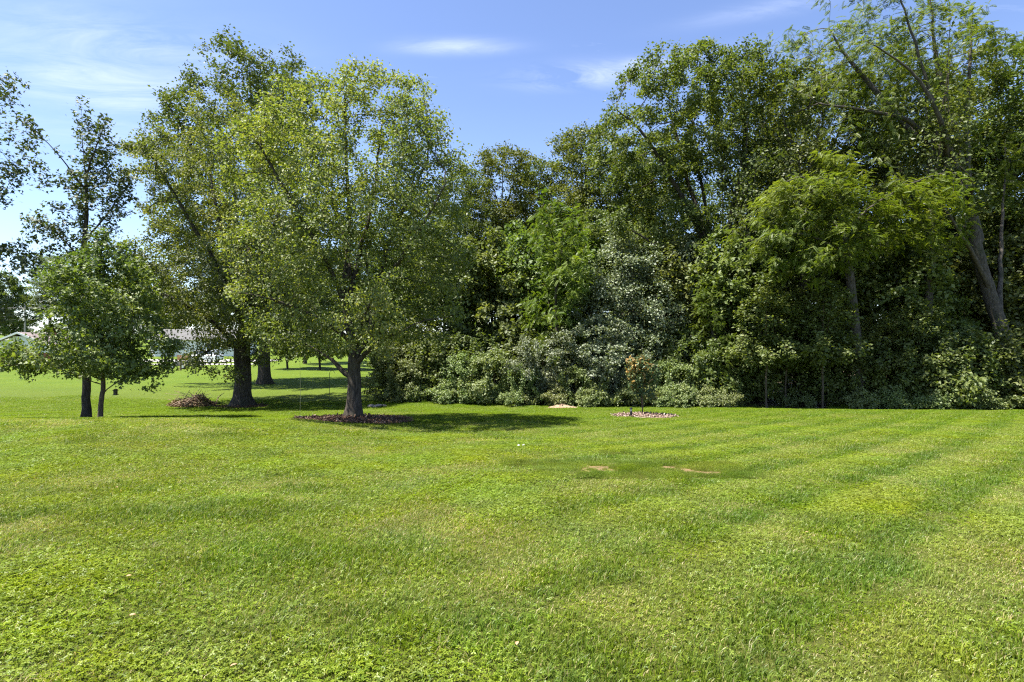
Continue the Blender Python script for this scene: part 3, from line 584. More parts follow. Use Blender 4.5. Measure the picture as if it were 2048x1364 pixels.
t = make_tree('oak_tree', b, [q(530, 763), q(530, 660), q(528, 520), q(520, 380), q(505, 230), q(500, 110)], limbs, env, 1700, .42, .58, .40, 'diamond', .21, 30, .27, 'oak', seed=15, gate=.05, gs=.55, flare=.5, minz=3.2, r_tip=.007)
tag(t, 'tall dark oak rising above the two maples at the back', 'tree', 'open trees on the lawn')
# slender tall tree and the small one in front of it
d = 20; b = at(172, d); q = lambda px, py, dy=0: pxl(px, py, d, 172, b[2], dy)
limbs = [[q(166, 520), q(130, 470, -.3), q(80, 440, -.4)], [q(168, 480), q(205, 420, .3), q(240, 360, .4)], [q(170, 420), q(120, 370, .4), q(70, 350, .6)], [q(170, 380), q(140, 320, -.5), q(80, 250, -.7)], [q(172, 350), q(210, 290, -.3), q(232, 240, -.4)], [q(168, 560), q(200, 530, .6), q(230, 500, .9)]]
env = [((.1, 0, 9.4), (1.05, 1.1, 2.0)), ((-.9, 0, 9.0), (1.2, 1, 1.2)), ((.9, 0, 8.4), (.9, 1, 1.3)), ((-1.2, 0, 7.2), (1.1, 1, .8)), ((-.8, 0, 5.6), (1.2, 1.1, .9)), ((.8, 0, 6.6), (.9, .9, .9)), ((0, 0, 11.2), (.6, .6, .9)), ((-1.9, 0, 10.2), (.9, .9, .4)), ((-.3, 0, 4.3), (1.3, 1.2, .7))]
t = make_tree('sweetgum_tree', b, [q(172, 836), q(171, 760), q(166, 640), q(168, 500), q(172, 400), q(165, 300), q(160, 200)], limbs, env, 640, .22, .32, .125, 'lobed', .13, 14, .14, 'gum', seed=21, gate=.05, gs=1.3, flare=.5, minz=3.2)
tag(t, 'slender tall tree with thin see-through crown of dark leaves', 'tree', 'open trees on the lawn')
d = 16.8; b = at(200, d); q = lambda px, py, dy=0: pxl(px, py, d, 200, b[2], dy)
limbs = [[q(204, 785), q(225, 765, .2), q(262, 745, .3), q(310, 745, .3)], [q(204, 770), q(160, 740, -.5), q(100, 725, -.8), q(45, 735, -.9)], [q(206, 740), q(245, 690, -.6), q(300, 650, -.8)], [q(206, 730), q(160, 680, .6), q(110, 630, .9)], [q(206, 700), q(230, 620, .5), q(250, 540, .7)], [q(206, 690), q(170, 620, -.5), q(150, 540, -.6)], [q(205, 760), q(190, 730, -1.2), q(170, 720, -1.8)], [q(205, 755), q(220, 720, 1.2), q(240, 700, 1.8)]]
env = [((-.1, 0, 3.7), (1.75, 1.7, 1.9)), ((-.8, 0, 2.1), (1.9, 1.7, 1.0)), ((1.0, 0, 2.3), (1.3, 1.5, 1.2)), ((.1, 0, 5.0), (.8, .8, 1.0)), ((-2.2, -.2, 1.7), (.8, .9, .5)), ((1.6, 0, 1.6), (.5, .7, .7)), ((-1.2, -.2, 1.2), (.5, .6, .4))]
t = make_tree('young_tree', b, [q(200, 840), q(203, 800), q(206, 760), q(206, 690), q(208, 600), q(205, 520), q(203, 465)], limbs, env, 1500, .16, .20, .066, 'lobed', .11, 15, .10, 'small', 'bark_light', seed=27, gate=-.22, gs=1.6, flare=.35, r_tip=.0035, tlow=.55)
tag(t, 'small leafy tree with low spreading branches and thin tan trunk', 'tree', 'open trees on the lawn')
# tree at the picture's left edge
d = 17.5; b = at(-95, d); q = lambda px, py, dy=0: pxl(px, py, d, -95, b[2], dy)
limbs = [[q(-95, 560), q(-50, 500, .3), q(10, 480, .4)], [q(-95, 420), q(-50, 330, -.3), q(10, 290, -.4)], [q(-95, 330), q(-60, 220, .3), q(0, 160, .4)], [q(-95, 450), q(-150, 380, .5), q(-210, 340, .6)], [q(-95, 620), q(-60, 600, -.8), q(0, 560, -1.2)]]
env = [((.9, 0, 10.6), (1.35, 1.5, 1.35)), ((.9, 0, 7.9), (1.5, 1.5, 1.1)), ((1.0, 0, 5.1), (1.7, 1.6, .8)), ((-1.4, 0, 8.2), (1.8, 1.8, 3.2)), ((1.2, .4, 3.6), (1.2, 1.2, .6))]
t = make_tree('sweetgum_tree', b, [q(-95, 840), q(-96, 700), q(-94, 500), q(-95, 300), q(-92, 170)], limbs, env, 700, .22, .33, .16, 'lobed', .125, 13, .15, 'gum', seed=33, gate=-.05, gs=1.3, minz=2.6)
tag(t, 'dark-leaved tree reaching into the picture at its left edge', 'tree', 'open trees on the lawn')
print('lawn trees', make_tree.tris, round(time.time()-T0, 1))

# ------------------------------------------------------------------ the wood: three trees of their own, then kinds that repeat
WG = 'trees of the wood'
d = 29; b = at(2026, d); q = lambda px, py, dy=0: pxl(px, py, d, 2026, b[2], dy)
limbs = [[q(1950, 470), q(1925, 400, -.4), q(1880, 310, -.8), q(1820, 180, -1.2), q(1770, 40, -1.4), q(1745, -60, -1.4)], [q(1948, 430), q(1940, 330, .4), q(1925, 220, .7), q(1905, 90, 1), q(1890, -60, 1)], [q(1965, 490), q(1968, 360, .9), q(1990, 180, 1.6), q(2010, -20, 2)], [q(1985, 590), q(1925, 520, -.8), q(1870, 480, -1.6), q(1800, 420, -2.4), q(1740, 400, -2.8)],
         [q(1890, 330), q(1830, 280, -1.8), q(1750, 200, -2.6), q(1660, 150, -3)], [q(1900, 350), q(1830, 240, .6), q(1740, 110, 1.2), q(1690, 30, 1.4)], [q(2000, 640), q(2035, 540, 1), q(2060, 400, 1.6), q(2080, 250, 2)], [q(1870, 300), q(1800, 250, -.5), q(1700, 240, -1), q(1610, 230, -1.2)], [q(1930, 420), q(1880, 390, -2), q(1820, 370, -3.2)]]
env = [((-5.5, 3.0, 18.3), (4.8, 3.4, 4.0)), ((-9.4, 1.4, 16.6), (4.4, 3.4, 2.8)), ((-1.5, 3.2, 19.5), (4.5, 3.4, 4.2)), ((-10.8, .4, 18.8), (3.0, 3, 1.9)), ((-8.4, 0, 13.8), (2.8, 2.4, 1.2)), ((-7.5, 1.2, 21.0), (4, 3.4, 2.4)), ((1.5, 3, 14), (2.5, 2.5, 3))]
t = make_tree('walnut_tree', b, [q(2026, 790), q(2020, 720), q(2000, 640), q(1975, 560), q(1955, 490), q(1950, 430), q(1935, 330)], limbs, env, 1600, .36, .48, .34, 'frond', .32, 5.6, .20, 'walnut', 'bark_grey', seed=41, limb_r=.42, gate=.16, gs=.75, flare=.3, r_tip=.006, upn=.9, hang=.35, twig_r=.02)
tag(t, 'huge leaning tree with grey forked trunk at the wood edge on the right', 'tree', WG)
d = 33; b = at(1452, d); q = lambda px, py, dy=0: pxl(px, py, d, 1452, b[2], dy)
limbs = [[q(1446, 580), q(1400, 480, -.5), q(1340, 380, -1), q(1270, 280, -1.4), q(1220, 240, -1.6)], [q(1446, 560), q(1410, 450, .5), q(1380, 340, .8), q(1350, 210, 1)], [q(1446, 560), q(1478, 450, .3), q(1510, 340, .6), q(1540, 250, .9)], [q(1448, 590), q(1500, 510, -.8), q(1560, 420, -1.5), q(1600, 330, -2)], [q(1446, 570), q(1430, 440, 1.2), q(1420, 330, 2), q(1400, 230, 2.6)], [q(1448, 620), q(1380, 560, -1.2), q(1290, 500, -2.2), q(1220, 470, -2.8)], [q(1446, 540), q(1452, 430, -.8), q(1470, 330, -1.4), q(1460, 230, -1.8)]]
env = [((-2.6, 0, 17), (5.2, 5, 4.0)), ((1.2, 0, 17.2), (4.2, 4.5, 3.9)), ((-5.5, 0, 14), (3.6, 4, 3.6)), ((-6.2, -1, 10.8), (2.8, 3, 2.4)), ((3.2, 0, 14), (2.6, 3, 3)), ((-3.2, -1, 10), (3.0, 2.5, 1.6)), ((-1, 0, 19), (3.5, 3.5, 2.0))]
t = make_tree('large_woodland_tree', b, [q(1452, 800), q(1450, 700), q(1448, 620), q(1446, 550), q(1444, 420), q(1440, 280)], limbs, env, 1900, .36, .48, .42, 'diamond', .17, 34, .19, 'wood', 'bark', seed=52, limb_r=.40, gate=.08, gs=.75, flare=.3, r_tip=.006)
tag(t, 'big dome-crowned tree whose dark stems fan out above the magnolia', 'tree', WG)
d = 27.6; b = at(1722, d); q = lambda px, py, dy=0: pxl(px, py, d, 1722, b[2], dy)
limbs = [[q(1690, 470), q(1640, 420, -.8), q(1570, 370, -1.6), q(1500, 400, -2.2)], [q(1695, 500), q(1640, 500, -1.2), q(1560, 480, -2.0), q(1470, 490, -2.6)], [q(1685, 440), q(1660, 370, -.6), q(1620, 320, -1)], [q(1690, 460), q(1750, 400, -1), q(1810, 370, -1.8), q(1850, 370, -2.2)], [q(1700, 540), q(1640, 540, -1.2), q(1560, 530, -2)], [q(1690, 480), q(1700, 420, 1.5), q(1720, 360, 2.5)]]
env = [((-3.4, -1.2, 10.4), (2.6, 2.2, 1.5)), ((-5.6, -2, 8.6), (2.2, 1.8, 1.2)), ((-2.4, -1.6, 8.4), (2.2, 1.8, 1.2)), ((2.0, -1.4, 10.2), (2.2, 1.8, 1.0)), ((-1.6, -.5, 12), (2.0, 2, 1.2)), ((-4.2, -2, 7.0), (1.6, 1.4, .8)), ((1.4, -1, 8.8), (1.6, 1.4, .7)), ((0, 1, 11.5), (2.4, 2, 1.6)), ((-4.6, -1.6, 9.8), (1.8, 1.6, 1.3)), ((-6.6, -2, 7.4), (1.4, 1.4, .8)), ((3.0, -1.2, 8.6), (1.5, 1.4, .8))]
t = make_tree('walnut_tree', b, [q(1722, 800), q(1715, 700), q(1704, 590), q(1690, 490), q(1684, 440), q(1690, 380)], limbs, env, 900, .28, .40, .21, 'frond', .27, 10.0, .17, 'pinnate', 'bark_grey', seed=63, gate=.22, gs=1.0, flare=.3, r_tip=.005, upn=1.2, hang=.3, droop=.004, twig_r=.016)
tag(t, 'bright yellow-green feathery tree with bare slanting trunk at the wood edge', 'tree', WG)
print('wood heroes', make_tree.tris, round(time.time()-T0, 1))

PROTO = {}
rng = np.random.default_rng(5)
PROTO['tall'] = make_tree('woodland_tree', (0, 0, 0), [(0, 0, 0), (.1, 0, 4), (-.1, .1, 9), (.1, 0, 14), (0, 0, 17.5)], auto_limbs(rng, 8, 6, 14, 3.6, 3.4), [((0, 0, 14.5), (3.4, 3.4, 4.2)), ((.6, 0, 11), (4.0, 4, 3.2)), ((-.9, .4, 8.2), (3.6, 3.4, 2.2))], 950, .36, .54, .24, 'diamond', .18, 34, .23, 'wood', seed=71, gate=.06, gs=.8, flare=.3, r_tip=.006)
PROTO['airy'] = make_tree('woodland_tree', (0, 0, 0), [(0, 0, 0), (.2, 0, 5), (.1, .2, 10), (.4, 0, 15), (.3, 0, 18.5)], auto_limbs(rng, 8, 8, 15, 3.0, 4.4), [((.3, 0, 15.5), (2.6, 2.6, 3.6)), ((-1, 0, 12.5), (2.4, 2.4, 2.4)), ((1.4, 0, 11), (2.2, 2.2, 2.2))], 560, .36, .56, .20, 'diamond', .21, 15, .26, 'oak', seed=72, gate=.22, gs=1.0, flare=.3, r_tip=.006)
PROTO['leafy'] = make_tree('understorey_tree', (0, 0, 0), [(0, 0, 0), (.1, 0, 2.5), (-.1, .1, 5), (.1, 0, 8.5)], auto_limbs(rng, 8, 1.6, 6.5, 2.6, 1.5), [((0, 0, 6.2), (2.3, 2.3, 2.9)), ((.5, 0, 3.8), (2.7, 2.6, 2.0)), ((-.5, 0, 2.4), (2.3, 2.3, 1.2))], 800, .25, .38, .11, 'diamond', .23, 19, .17, 'under', seed=73, gate=.30, gs=1.2, flare=.2)
PROTO['ash'] = make_tree('young_ash_tree', (0, 0, 0), [(0, 0, 0), (.1, 0, 3), (0, .1, 6), (.1, 0, 11)], auto_limbs(rng, 8, 2.5, 8.5, 2.0, 2.2), [((0, 0, 8.6), (1.7, 1.7, 2.4)), ((-.6, 0, 6.8), (1.9, 1.8, 1.6)), ((.5, 0, 4.6), (2.1, 2, 1.8)), ((0, 0, 2.6), (1.8, 1.8, 1.2))], 640, .26, .38, .11, 'frond', .30, 6.0, .15, 'ash', seed=74, gate=.0, gs=1.1, upn=.8, hang=.4, flare=.2, twig_r=.016)
PROTO['silver'] = make_tree('grey_leaved_tree', (0, 0, 0), [(0, 0, 0), (.1, 0, 2), (-.1, .1, 5), (.1, 0, 8.5)], auto_limbs(rng, 9, 1.4, 6.5, 2.6, 2.2), [((0, 0, 6.6), (2.2, 2.2, 2.4)), ((1.0, 0, 5.0), (2.2, 2.2, 1.9)), ((-.9, 0, 4.6), (2.2, 2.2, 1.9)), ((0, 0, 2.6), (2.7, 2.4, 1.6))], 900, .24, .34, .12, 'diamond', .13, 21, .18, 'silver', seed=75, gate=-.02, gs=1.2, flare=.2)
PROTO['sapling'] = make_tree('sapling', (0, 0, 0), [(0, 0, 0), (.08, 0, 1.2), (-.05, 0, 2.4), (.05, 0, 4), (.0, 0, 6)], auto_limbs(rng, 6, 2.0, 5, 1.5, .9), [((0, 0, 4.6), (1.7, 1.6, 1.7)), ((.5, 0, 3.0), (1.9, 1.7, .8)), ((-.8, 0, 2.4), (1.0, 1.0, .5))], 420, .2, .28, .050, 'diamond', .16, 15, .14, 'under', 'bark_light', seed=76, gate=.0, gs=1.3, upn=1.1, hang=.25, flare=.2, twig_r=.014)
sl = lambda n, s, h, seed: [[(math.cos(a)*.1, math.sin(a)*.1, .02), (math.cos(a)*s*.4, math.sin(a)*s*.4, h*.55), (math.cos(a)*s, math.sin(a)*s, h)] for a in np.random.default_rng(seed).uniform(0, 6.28, n)]
SK = dict(foliage='foliage', stem='stem', limbname='stem', flare=0)
PROTO['bush'] = make_tree('bush', (0, 0, 0), [(0, 0, 0), (.05, 0, .8), (0, .1, 1.6)], sl(7, 1.0, 1.5, 1), [((0, 0, 1.3), (1.5, 1.3, 1.25)), ((.7, 0, .8), (1.2, 1.2, .85)), ((-.7, 0, .8), (1.2, 1.2, .9))], 560, .15, .21, .035, 'diamond', .11, 19, .09, 'shrub', seed=81, gate=.18, gs=1.7, r_tip=.003, **SK)
PROTO['arch'] = make_tree('arching_bush', (0, 0, 0), [(0, 0, 0), (.1, 0, 1.4), (.3, 0, 2.8)], sl(10, 1.5, 2.6, 2), [((0, 0, 1.9), (1.6, 1.4, 1.3)), ((.9, 0, 1.2), (1.3, 1.2, 1.1)), ((-.9, 0, 1.3), (1.3, 1.2, 1.1)), ((-.8, 0, 2.7), (.5, .5, .7)), ((.7, .1, 2.8), (.4, .4, .7))], 620, .17, .23, .035, 'diamond', .10, 19, .08, 'silver', seed=82, gate=.18, gs=1.7, r_tip=.003, **SK)
PROTO['low'] = make_tree('low_bush', (0, 0, 0), [(0, 0, 0), (.05, 0, .5), (0, .1, .9)], sl(8, .9, .8, 3), [((0, 0, .65), (1.3, 1.0, .75)), ((.8, 0, .4), (1.0, .9, .5)), ((-.7, 0, .4), (1.0, .9, .5))], 380, .14, .20, .02, 'diamond', .11, 18, .09, 'shrub', seed=83, gate=.14, gs=2.2, r_tip=.003, **SK)
PROTO['scrub'] = make_tree('scrub_bush', (0, 0, 0), [(0, 0, 0), (.05, 0, 1.2), (0, .1, 2.8)], sl(9, 1.3, 2.6, 4), [((0, 0, 2.2), (1.7, 1.5, 1.8)), ((.8, 0, 1.1), (1.5, 1.3, 1.1)), ((-.8, 0, 1.1), (1.5, 1.3, 1.1))], 620, .19, .28, .035, 'diamond', .18, 13, .13, 'under', seed=84, gate=.26, gs=1.7, r_tip=.003, **SK)
print('protos', make_tree.tris, round(time.time()-T0, 1))
used = set()
def put(kind, px, d, sc, label, cat, group, rz=None, sz=None, lean=0):
    o = PROTO[kind]
    if kind in used:
        c = copy_tree(o)
    else: used.add(kind); c = o
    c.location = at(px, d); h = (px*7.3+d*3.1) % 6.283 if rz is None else rz; s2 = sz or sc
    c.rotation_euler = (0, lean, h); c.scale = (sc, sc, s2); tag(c, label, cat, group); return c
TREES = [
 ('ash', 1115, 30, 1.02, 'young bright-green feathery tree left of the grey-leaved one', None),
 ('silver', 1262, 30.8, 1.08, 'grey-green tree standing behind the magnolia', None),
 ('silver', 1390, 31.5, .92, 'smaller grey-green tree under the dark fanning stems', 1.06),
 ('tall', 1008, 43, 1.02, 'round-topped tree first in the dip of the treeline', None),
 ('tall', 1082, 45, 1.0, 'narrower tree second in the dip of the treeline', None),
 ('tall', 930, 41, .88, 'dark tree filling the gap right behind the shade maple', None),
 ('tall', 1165, 42, 1.08, 'tree behind the young bright-green one, in the dip of the treeline', None),
 ('tall', 860, 44, .84, 'dark tree mostly hidden behind the shade maple crown', None),
 ('tall', 1240, 40, .95, 'tall tree on the sloping left shoulder of the big wood', None),
 ('tall', 1330, 44, 1.08, 'tall tree behind the dome-crowned tree', None),
 ('tall', 1560, 42, 1.12, 'tall tree behind and between the dome-crowned and feathery trees', None),
 ('tall', 1650, 37, 1.18, 'tall tree rising behind the feathery tree', None),
 ('airy', 1780, 36, 1.15, 'tall see-through tree behind the leaning giant', None),
 ('tall', 1870, 41, 1.25, 'dark tall tree deep in the wood behind the grey forks', None),
 ('tall', 1990, 36, 1.25, 'dark tall tree right behind the leaning giant', None),
 ('tall', 2110, 33, 1.2, 'tall tree cut off by the right picture edge', None),
 ('airy', 1480, 47, 1.1, 'far thin-crowned tree glimpsed between fanning stems', None),
 ('leafy', 800, 36, 1.0, 'low dark tree between the maple trunk and the hedge', None),
 ('leafy', 890, 33, 1.1, 'dense dark low tree above the left end of the hedge', None),
 ('leafy', 985, 33.5, 1.15, 'dense dark low tree above the pale-green bushes', None),
 ('leafy', 1060, 34, 1.1, 'dark low tree tucked left of the young bright-green tree', None),
 ('leafy', 1180, 34, 1.2, 'dark low tree between the bright-green and grey-green trees', None),
 ('leafy', 1340, 31.5, 1.0, 'dark low tree right behind the magnolia and grey tree', None),
 ('leafy', 1455, 30, 1.05, 'shaded low tree beneath the dome-crowned tree', None),
 ('leafy', 1570, 30.5, 1.1, 'shaded low tree behind the pale sapling stems', None),
 ('leafy', 1660, 32, 1.15, 'shaded low tree behind the slanting bare trunk', None),
 ('leafy', 1790, 30, 1.1, 'shaded low tree between the slanting trunk and leaning giant', None),
 ('leafy', 1845, 31.2, .92, 'leafy low tree just left of the leaning giant', None),
 ('leafy', 1960, 32.5, 1.1, 'leafy low tree behind the foot of the leaning giant', None),
 ('leafy', 2085, 31.5, 1.1, 'leafy low tree cut by the right picture edge', None),
 ('leafy', 1120, 38, 1.3, 'dark low tree farthest back behind the young bright-green tree', None),
 ('leafy', 1400, 37, 1.3, 'dark low tree deep behind the dome-crowned trunk', None),
 ('leafy', 1530, 36.5, 1.3, 'dark low tree deep behind the saplings', None),
 ('leafy', 1730, 36, 1.3, 'dark low tree deep behind the slanting trunk', None),
 ('leafy', 1910, 36, 1.3, 'dark low tree deep behind the leaning giant', None),
 ('leafy', 1290, 37, 1.3, 'dark low tree deep behind the grey-green tree', None),
 ('leafy', 1010, 39, 1.3, 'dark low tree deep behind the pale-green bushes', None),
 ('leafy', 2060, 35, 1.3, 'dark low tree deep behind the right picture edge', None),
 ('tall', 700, 62, .9, 'distant tree seen beneath the maple branches, beside the pole', None),
 ('tall', 610, 66, .9, 'distant tree seen beneath the maple branches, left one', None),
 ('tall', 790, 56, .9, 'distant tree at the far left end of the wood', None),
 ('airy', 1868, 28.4, .95, 'dark bare-stemmed tree between the slanting trunk and leaning giant', None),
 ('airy', 1602, 29.2, .90, 'bare-stemmed tree among the saplings under the feathery tree', None),
 ('airy', 1490, 29.6, .85, 'bare-stemmed tree just right of the dome-crowned trunk', None),
 ('leafy', 575, 58, .9, 'far low tree closing the view left of the thin pole', None),
 ('leafy', 640, 57, .95, 'far low tree straight behind the thin pole', None),
 ('leafy', 705, 56, .9, 'far low tree behind the shade maple trunk', None),
 ('leafy', 755, 50, .95, 'far low tree between the maple trunk and the wood', None),
 ('ash', 1425, 28.6, .62, 'small feathery tree at the wood edge left of the saplings', None),
]
for kind, px, d, sc, lb, sz in TREES: put(kind, px, d, sc, lb, 'tree', WG, sz=sz)
for px, d, sc, lb in [(1533, 27.3, 1.0, 'pale thin-stemmed sapling left of the other two at the wood edge'), (1573, 28.2, .95, 'thin sapling between the two paler saplings'), (1645, 27.2, 1.05, 'pale crooked sapling nearest the slanting bare trunk'), (1835, 27.6, .9, 'low sapling in the undergrowth left of the leaning giant'), (1760, 27.8, .8, 'low sapling in the undergrowth right of the slanting trunk')]:
    put('sapling', px, d, sc, lb, 'sapling', 'saplings at the wood edge')
HG = 'bushes along the wood edge'
BUSH = [('scrub', 785, 30.6, .85, 'dark bush at the left end of the hedge by the maple'), ('bush', 812, 29.7, .9, 'pale-green bush at the hedge end nearest the maple trunk'), ('scrub', 868, 30.6, 1.0, 'dark-green bush second from the hedge end'), ('bush', 925, 29.4, 1.05, 'light-green mounded bush with a narrow top'), ('bush', 990, 29.0, 1.12, 'light-green bush left of the arching one'),
        ('arch', 1080, 28.9, 1.10, 'grey-green bush with long arching stems'), ('bush', 1040, 28.4, .85, 'pale bush in front of the arching stems'), ('arch', 1185, 29.4, 1.45, 'tallest grey-green bush of the hedge, left of the magnolia'), ('bush', 1150, 28.2, .80, 'low pale bush at the foot of the tallest hedge bush'), ('low', 1215, 27.9, 1.05, 'low trailing bush just left of the magnolia'),
        ('arch', 1255, 29.2, 1.0, 'grey-green bush directly behind the magnolia'), ('bush', 1345, 28.4, .95, 'green bush right behind the path-light bed'), ('low', 1360, 27.6, .85, 'small round pale bush right of the magnolia'), ('scrub', 1395, 28.6, .95, 'dark bush at the right end of the hedge'), ('low', 880, 29.2, .9, 'low bush along the foot of the hedge on its left half'), ('low', 960, 28.6, .85, 'low bush at the foot of the light-green bushes'), ('low', 1100, 28.0, .8, 'low bush at the foot of the arching stems'), ('low', 1290, 27.9, 1.0, 'low bush right behind the magnolia stem'),
        ('scrub', 1465, 28.4, .7, 'shaded bush under the dome-crowned tree'), ('low', 1450, 27.2, .75, 'low weedy clump at the lawn edge left of the saplings'), ('low', 1590, 28.2, .7, 'low weedy clump among the saplings'), ('scrub', 1700, 28.2, .8, 'bush at the foot of the slanting trunk'), ('scrub', 1770, 27.4, .9, 'undergrowth bush right of the slanting trunk'), ('scrub', 1850, 27.2, 1.0, 'undergrowth bush between slanting trunk and leaning giant'), ('scrub', 1930, 26.9, 1.05, 'undergrowth bush in front of the leaning giant'), ('scrub', 2015, 26.6, 1.1, 'undergrowth bush at the foot of the leaning giant'), ('scrub', 2085, 26.4, 1.0, 'undergrowth bush at the right picture edge'),
        ('low', 1720, 26.9, .8, 'low clump at the lawn edge near the slanting trunk'), ('low', 1800, 26.5, .85, 'low clump at the lawn edge, in the middle of the undergrowth'), ('low', 1885, 26.2, .85, 'low clump at the lawn edge below the leaning giant'), ('low', 1975, 25.9, .9, 'low clump at the lawn edge farthest right'), ('scrub', 1620, 29.5, 1.0, 'shaded bush behind the crooked sapling'), ('scrub', 835, 31.8, 1.1, 'tall dark bush behind the left end of the hedge'), ('scrub', 910, 31.2, 1.05, 'tall dark bush behind the mounded light-green bush'), ('scrub', 965, 31.0, 1.0, 'tall dark bush behind the middle light-green bushes'), ('scrub', 1030, 30.6, 1.1, 'tall dark bush behind the arching stems on their left'), ('scrub', 1110, 30.4, 1.05, 'tall dark bush right behind the arching stems'), ('scrub', 1300, 30.2, 1.05, 'tall dark bush behind the magnolia on its right'),
        ('low', 840, 29.6, .8, 'low bush between the two ends of the left hedge half'), ('low', 1015, 28.3, .8, 'low bush beside the pale bush in front of the arching stems'), ('low', 1180, 27.8, .75, 'low bush below the tallest hedge bush'), ('low', 1335, 27.5, .7, 'lowest bush behind the right rim of the magnolia bed'), ('low', 1410, 27.4, .8, 'low bush at the very right end of the hedge'), ('low', 925, 28.9, .75, 'low bush at the foot of the narrow-topped bush'), ('low', 1060, 28.1, .7, 'low bush directly below the arching stems'),
        ('scrub', 1520, 29.8, 1.0, 'shaded bush behind the leftmost sapling')]
for kind, px, d, sc, lb in BUSH: put(kind, px, d, sc, lb, 'bush', HG)
# far trees beyond the houses, left
FAR = [(-150, 118, 'far tree beyond the garage, cut by the left picture edge'), (-60, 108, 'far tree beyond the garage, behind its left roof slope'), (25, 112, 'far tree straight behind the garage gable'), (100, 106, 'far tree behind the utility pole'), (180, 115, 'far tree behind the thin-stemmed pair'), (260, 112, 'far tree left of the white house'), (340, 118, 'far tree right behind the white house'), (430, 112, 'far tree at the right end of the white house'), (520, 116, 'far tree showing past the oak trunk'), (600, 100, 'far tree beyond the oak, nearest the maple')]
for k, (px, d, lb) in enumerate(FAR): put('tall' if k % 2 else 'leafy', px, d, 1.0 if k % 2 else 1.7, lb, 'tree', 'trees beyond the houses')

# ------------------------------------------------------------------ magnolia, mulch rings, path light
d = 21.6; b = at(1286, d)
limbs = [[(0, 0, .3), (-.06, .02, .9), (-.22, .05, 1.5), (-.35, .1, 2.1)], [(0, 0, .6), (.22, -.05, .95), (.5, -.1, 1.5), (.6, -.1, 1.9)], [(0, 0, .8), (-.2, -.15, 1.2), (-.5, -.2, 1.6)], [(0, 0, .9), (.1, .25, 1.4), (.2, .4, 1.9)]]
t = make_tree('magnolia_tree', b, [(0, 0, 0), (-.05, 0, .6), (-.08, 0, 1.2), (-.05, 0, 1.8), (-.1, 0, 2.3)], limbs, [((-.05, 0, 1.55), (.68, .55, .65)), ((-.1, 0, 2.05), (.70, .55, .32)), ((0, 0, 1.0), (.45, .4, .3))], 230, .12, .15, .024, 'oblong', .15, 10, .07, 'magnolia', 'bark_light', seed=91, gate=-.1, gs=3, flare=.25, r_tip=.004, upn=.2, tlow=.55, hang=-.3)
tag(t, 'young magnolia with rust-brown and green leaves in a small mulch bed', 'tree', 'open trees on the lawn')
M['mulch'] = principled('mulch_dark', (.075, .040, .026), .95, var=(.15, .080, .050), vscale=9, bump=1, bscale=60, spec=.1)
M['mulch_pale'] = principled('mulch_pale', (.20, .135, .095), .95, var=(.30, .215, .16), vscale=9, bump=1, bscale=60, spec=.1)
M['chip'] = leaf_mat('bark_chip', [(0, (.045, .025, .016)), (.6, (.15, .085, .055)), (1, (.33, .25, .18))], .02, .02, .6, tcol=(1, 1, 1))
M['chip_pale'] = leaf_mat('pale_chip', [(0, (.10, .065, .045)), (.5, (.25, .175, .13)), (1, (.48, .40, .33))], .02, .02, .6, tcol=(1, 1, 1))
def mulch(cx, cy_, rx, ry, dome, n, mat, chip, label, seed):
    rng = np.random.default_rng(seed); th = np.linspace(0, 2*math.pi, 48, endpoint=False); rr = 1+.07*np.sin(th*3+seed)+.05*np.sin(th*8+2)
    o = sheet('mulch_bed', np.stack([cx+rx*rr*np.cos(th), cy_+ry*rr*np.sin(th)], 1), M[mat], .012, label, 'mulch bed', dome); del o['kind']
    a = rng.uniform(0, 6.283, n); q = np.sqrt(rng.uniform(0, 1, n))*1.06; x = cx+rx*q*np.cos(a); y = cy_+ry*q*np.sin(a)
    P = np.stack([x, y, ground(x, y)+.02+dome*np.clip(1-q*q, 0, 1)+rng.uniform(0, .02, n)], 1); Nn = rng.normal(0, .5, (n, 3)); Nn[:, 2] += 1
    V, F, t = leaves(P, Nn, rng.normal(0, 1, (n, 3)), rng.uniform(.05, .13, n), 'oblong', np.clip(rng.normal(.45, .28, n), 0, 1))
    c = link('bark_chip_layer', mesh_arrays('bark_chip_layer', V, F, [M[chip]], {'tint': t}), o); c['kind'] = 'stuff'
mulch(-5.30, 18.25, 1.85, 1.7, .05, 3600, 'mulch', 'chip', 'wide ring of brown bark mulch round the shade maple', 3)
mulch(5.25, 21.5, 1.2, .95, .05, 2000, 'mulch_pale', 'chip_pale', 'small pale mulch bed round the young magnolia', 5)
mulch(X(487, 28), 27.9, 1.3, .8, .03, 700, 'mulch', 'chip', 'thin ring of litter round the thick flared trunk', 7)
M['black'] = principled('black_plastic', (.015, .015, .016), .45)
M['lens'] = principled('frosted_lens', (.62, .64, .60), .25)
px_ = X(1262, 21.05); pb = empty('path_light', (px_, 21.05, G(px_, 21.05)))
tag(pb, 'short black path light at the edge of the magnolia bed', 'path light')
MB().lathe([(.012, -.08), (.045, .02), (.048, .03), (.048, .20), (.040, .215), (.04, .22)], 16).build('post', M['black'], pb, smooth=False)
MB().lathe([(.034, .22), (.034, .30)], 16).build('lens', M['lens'], pb, smooth=True)
MB().lathe([(.06, .295), (.062, .30), (.055, .335), (.02, .355), (.005, .358)], 16).build('cap', M['black'], pb)

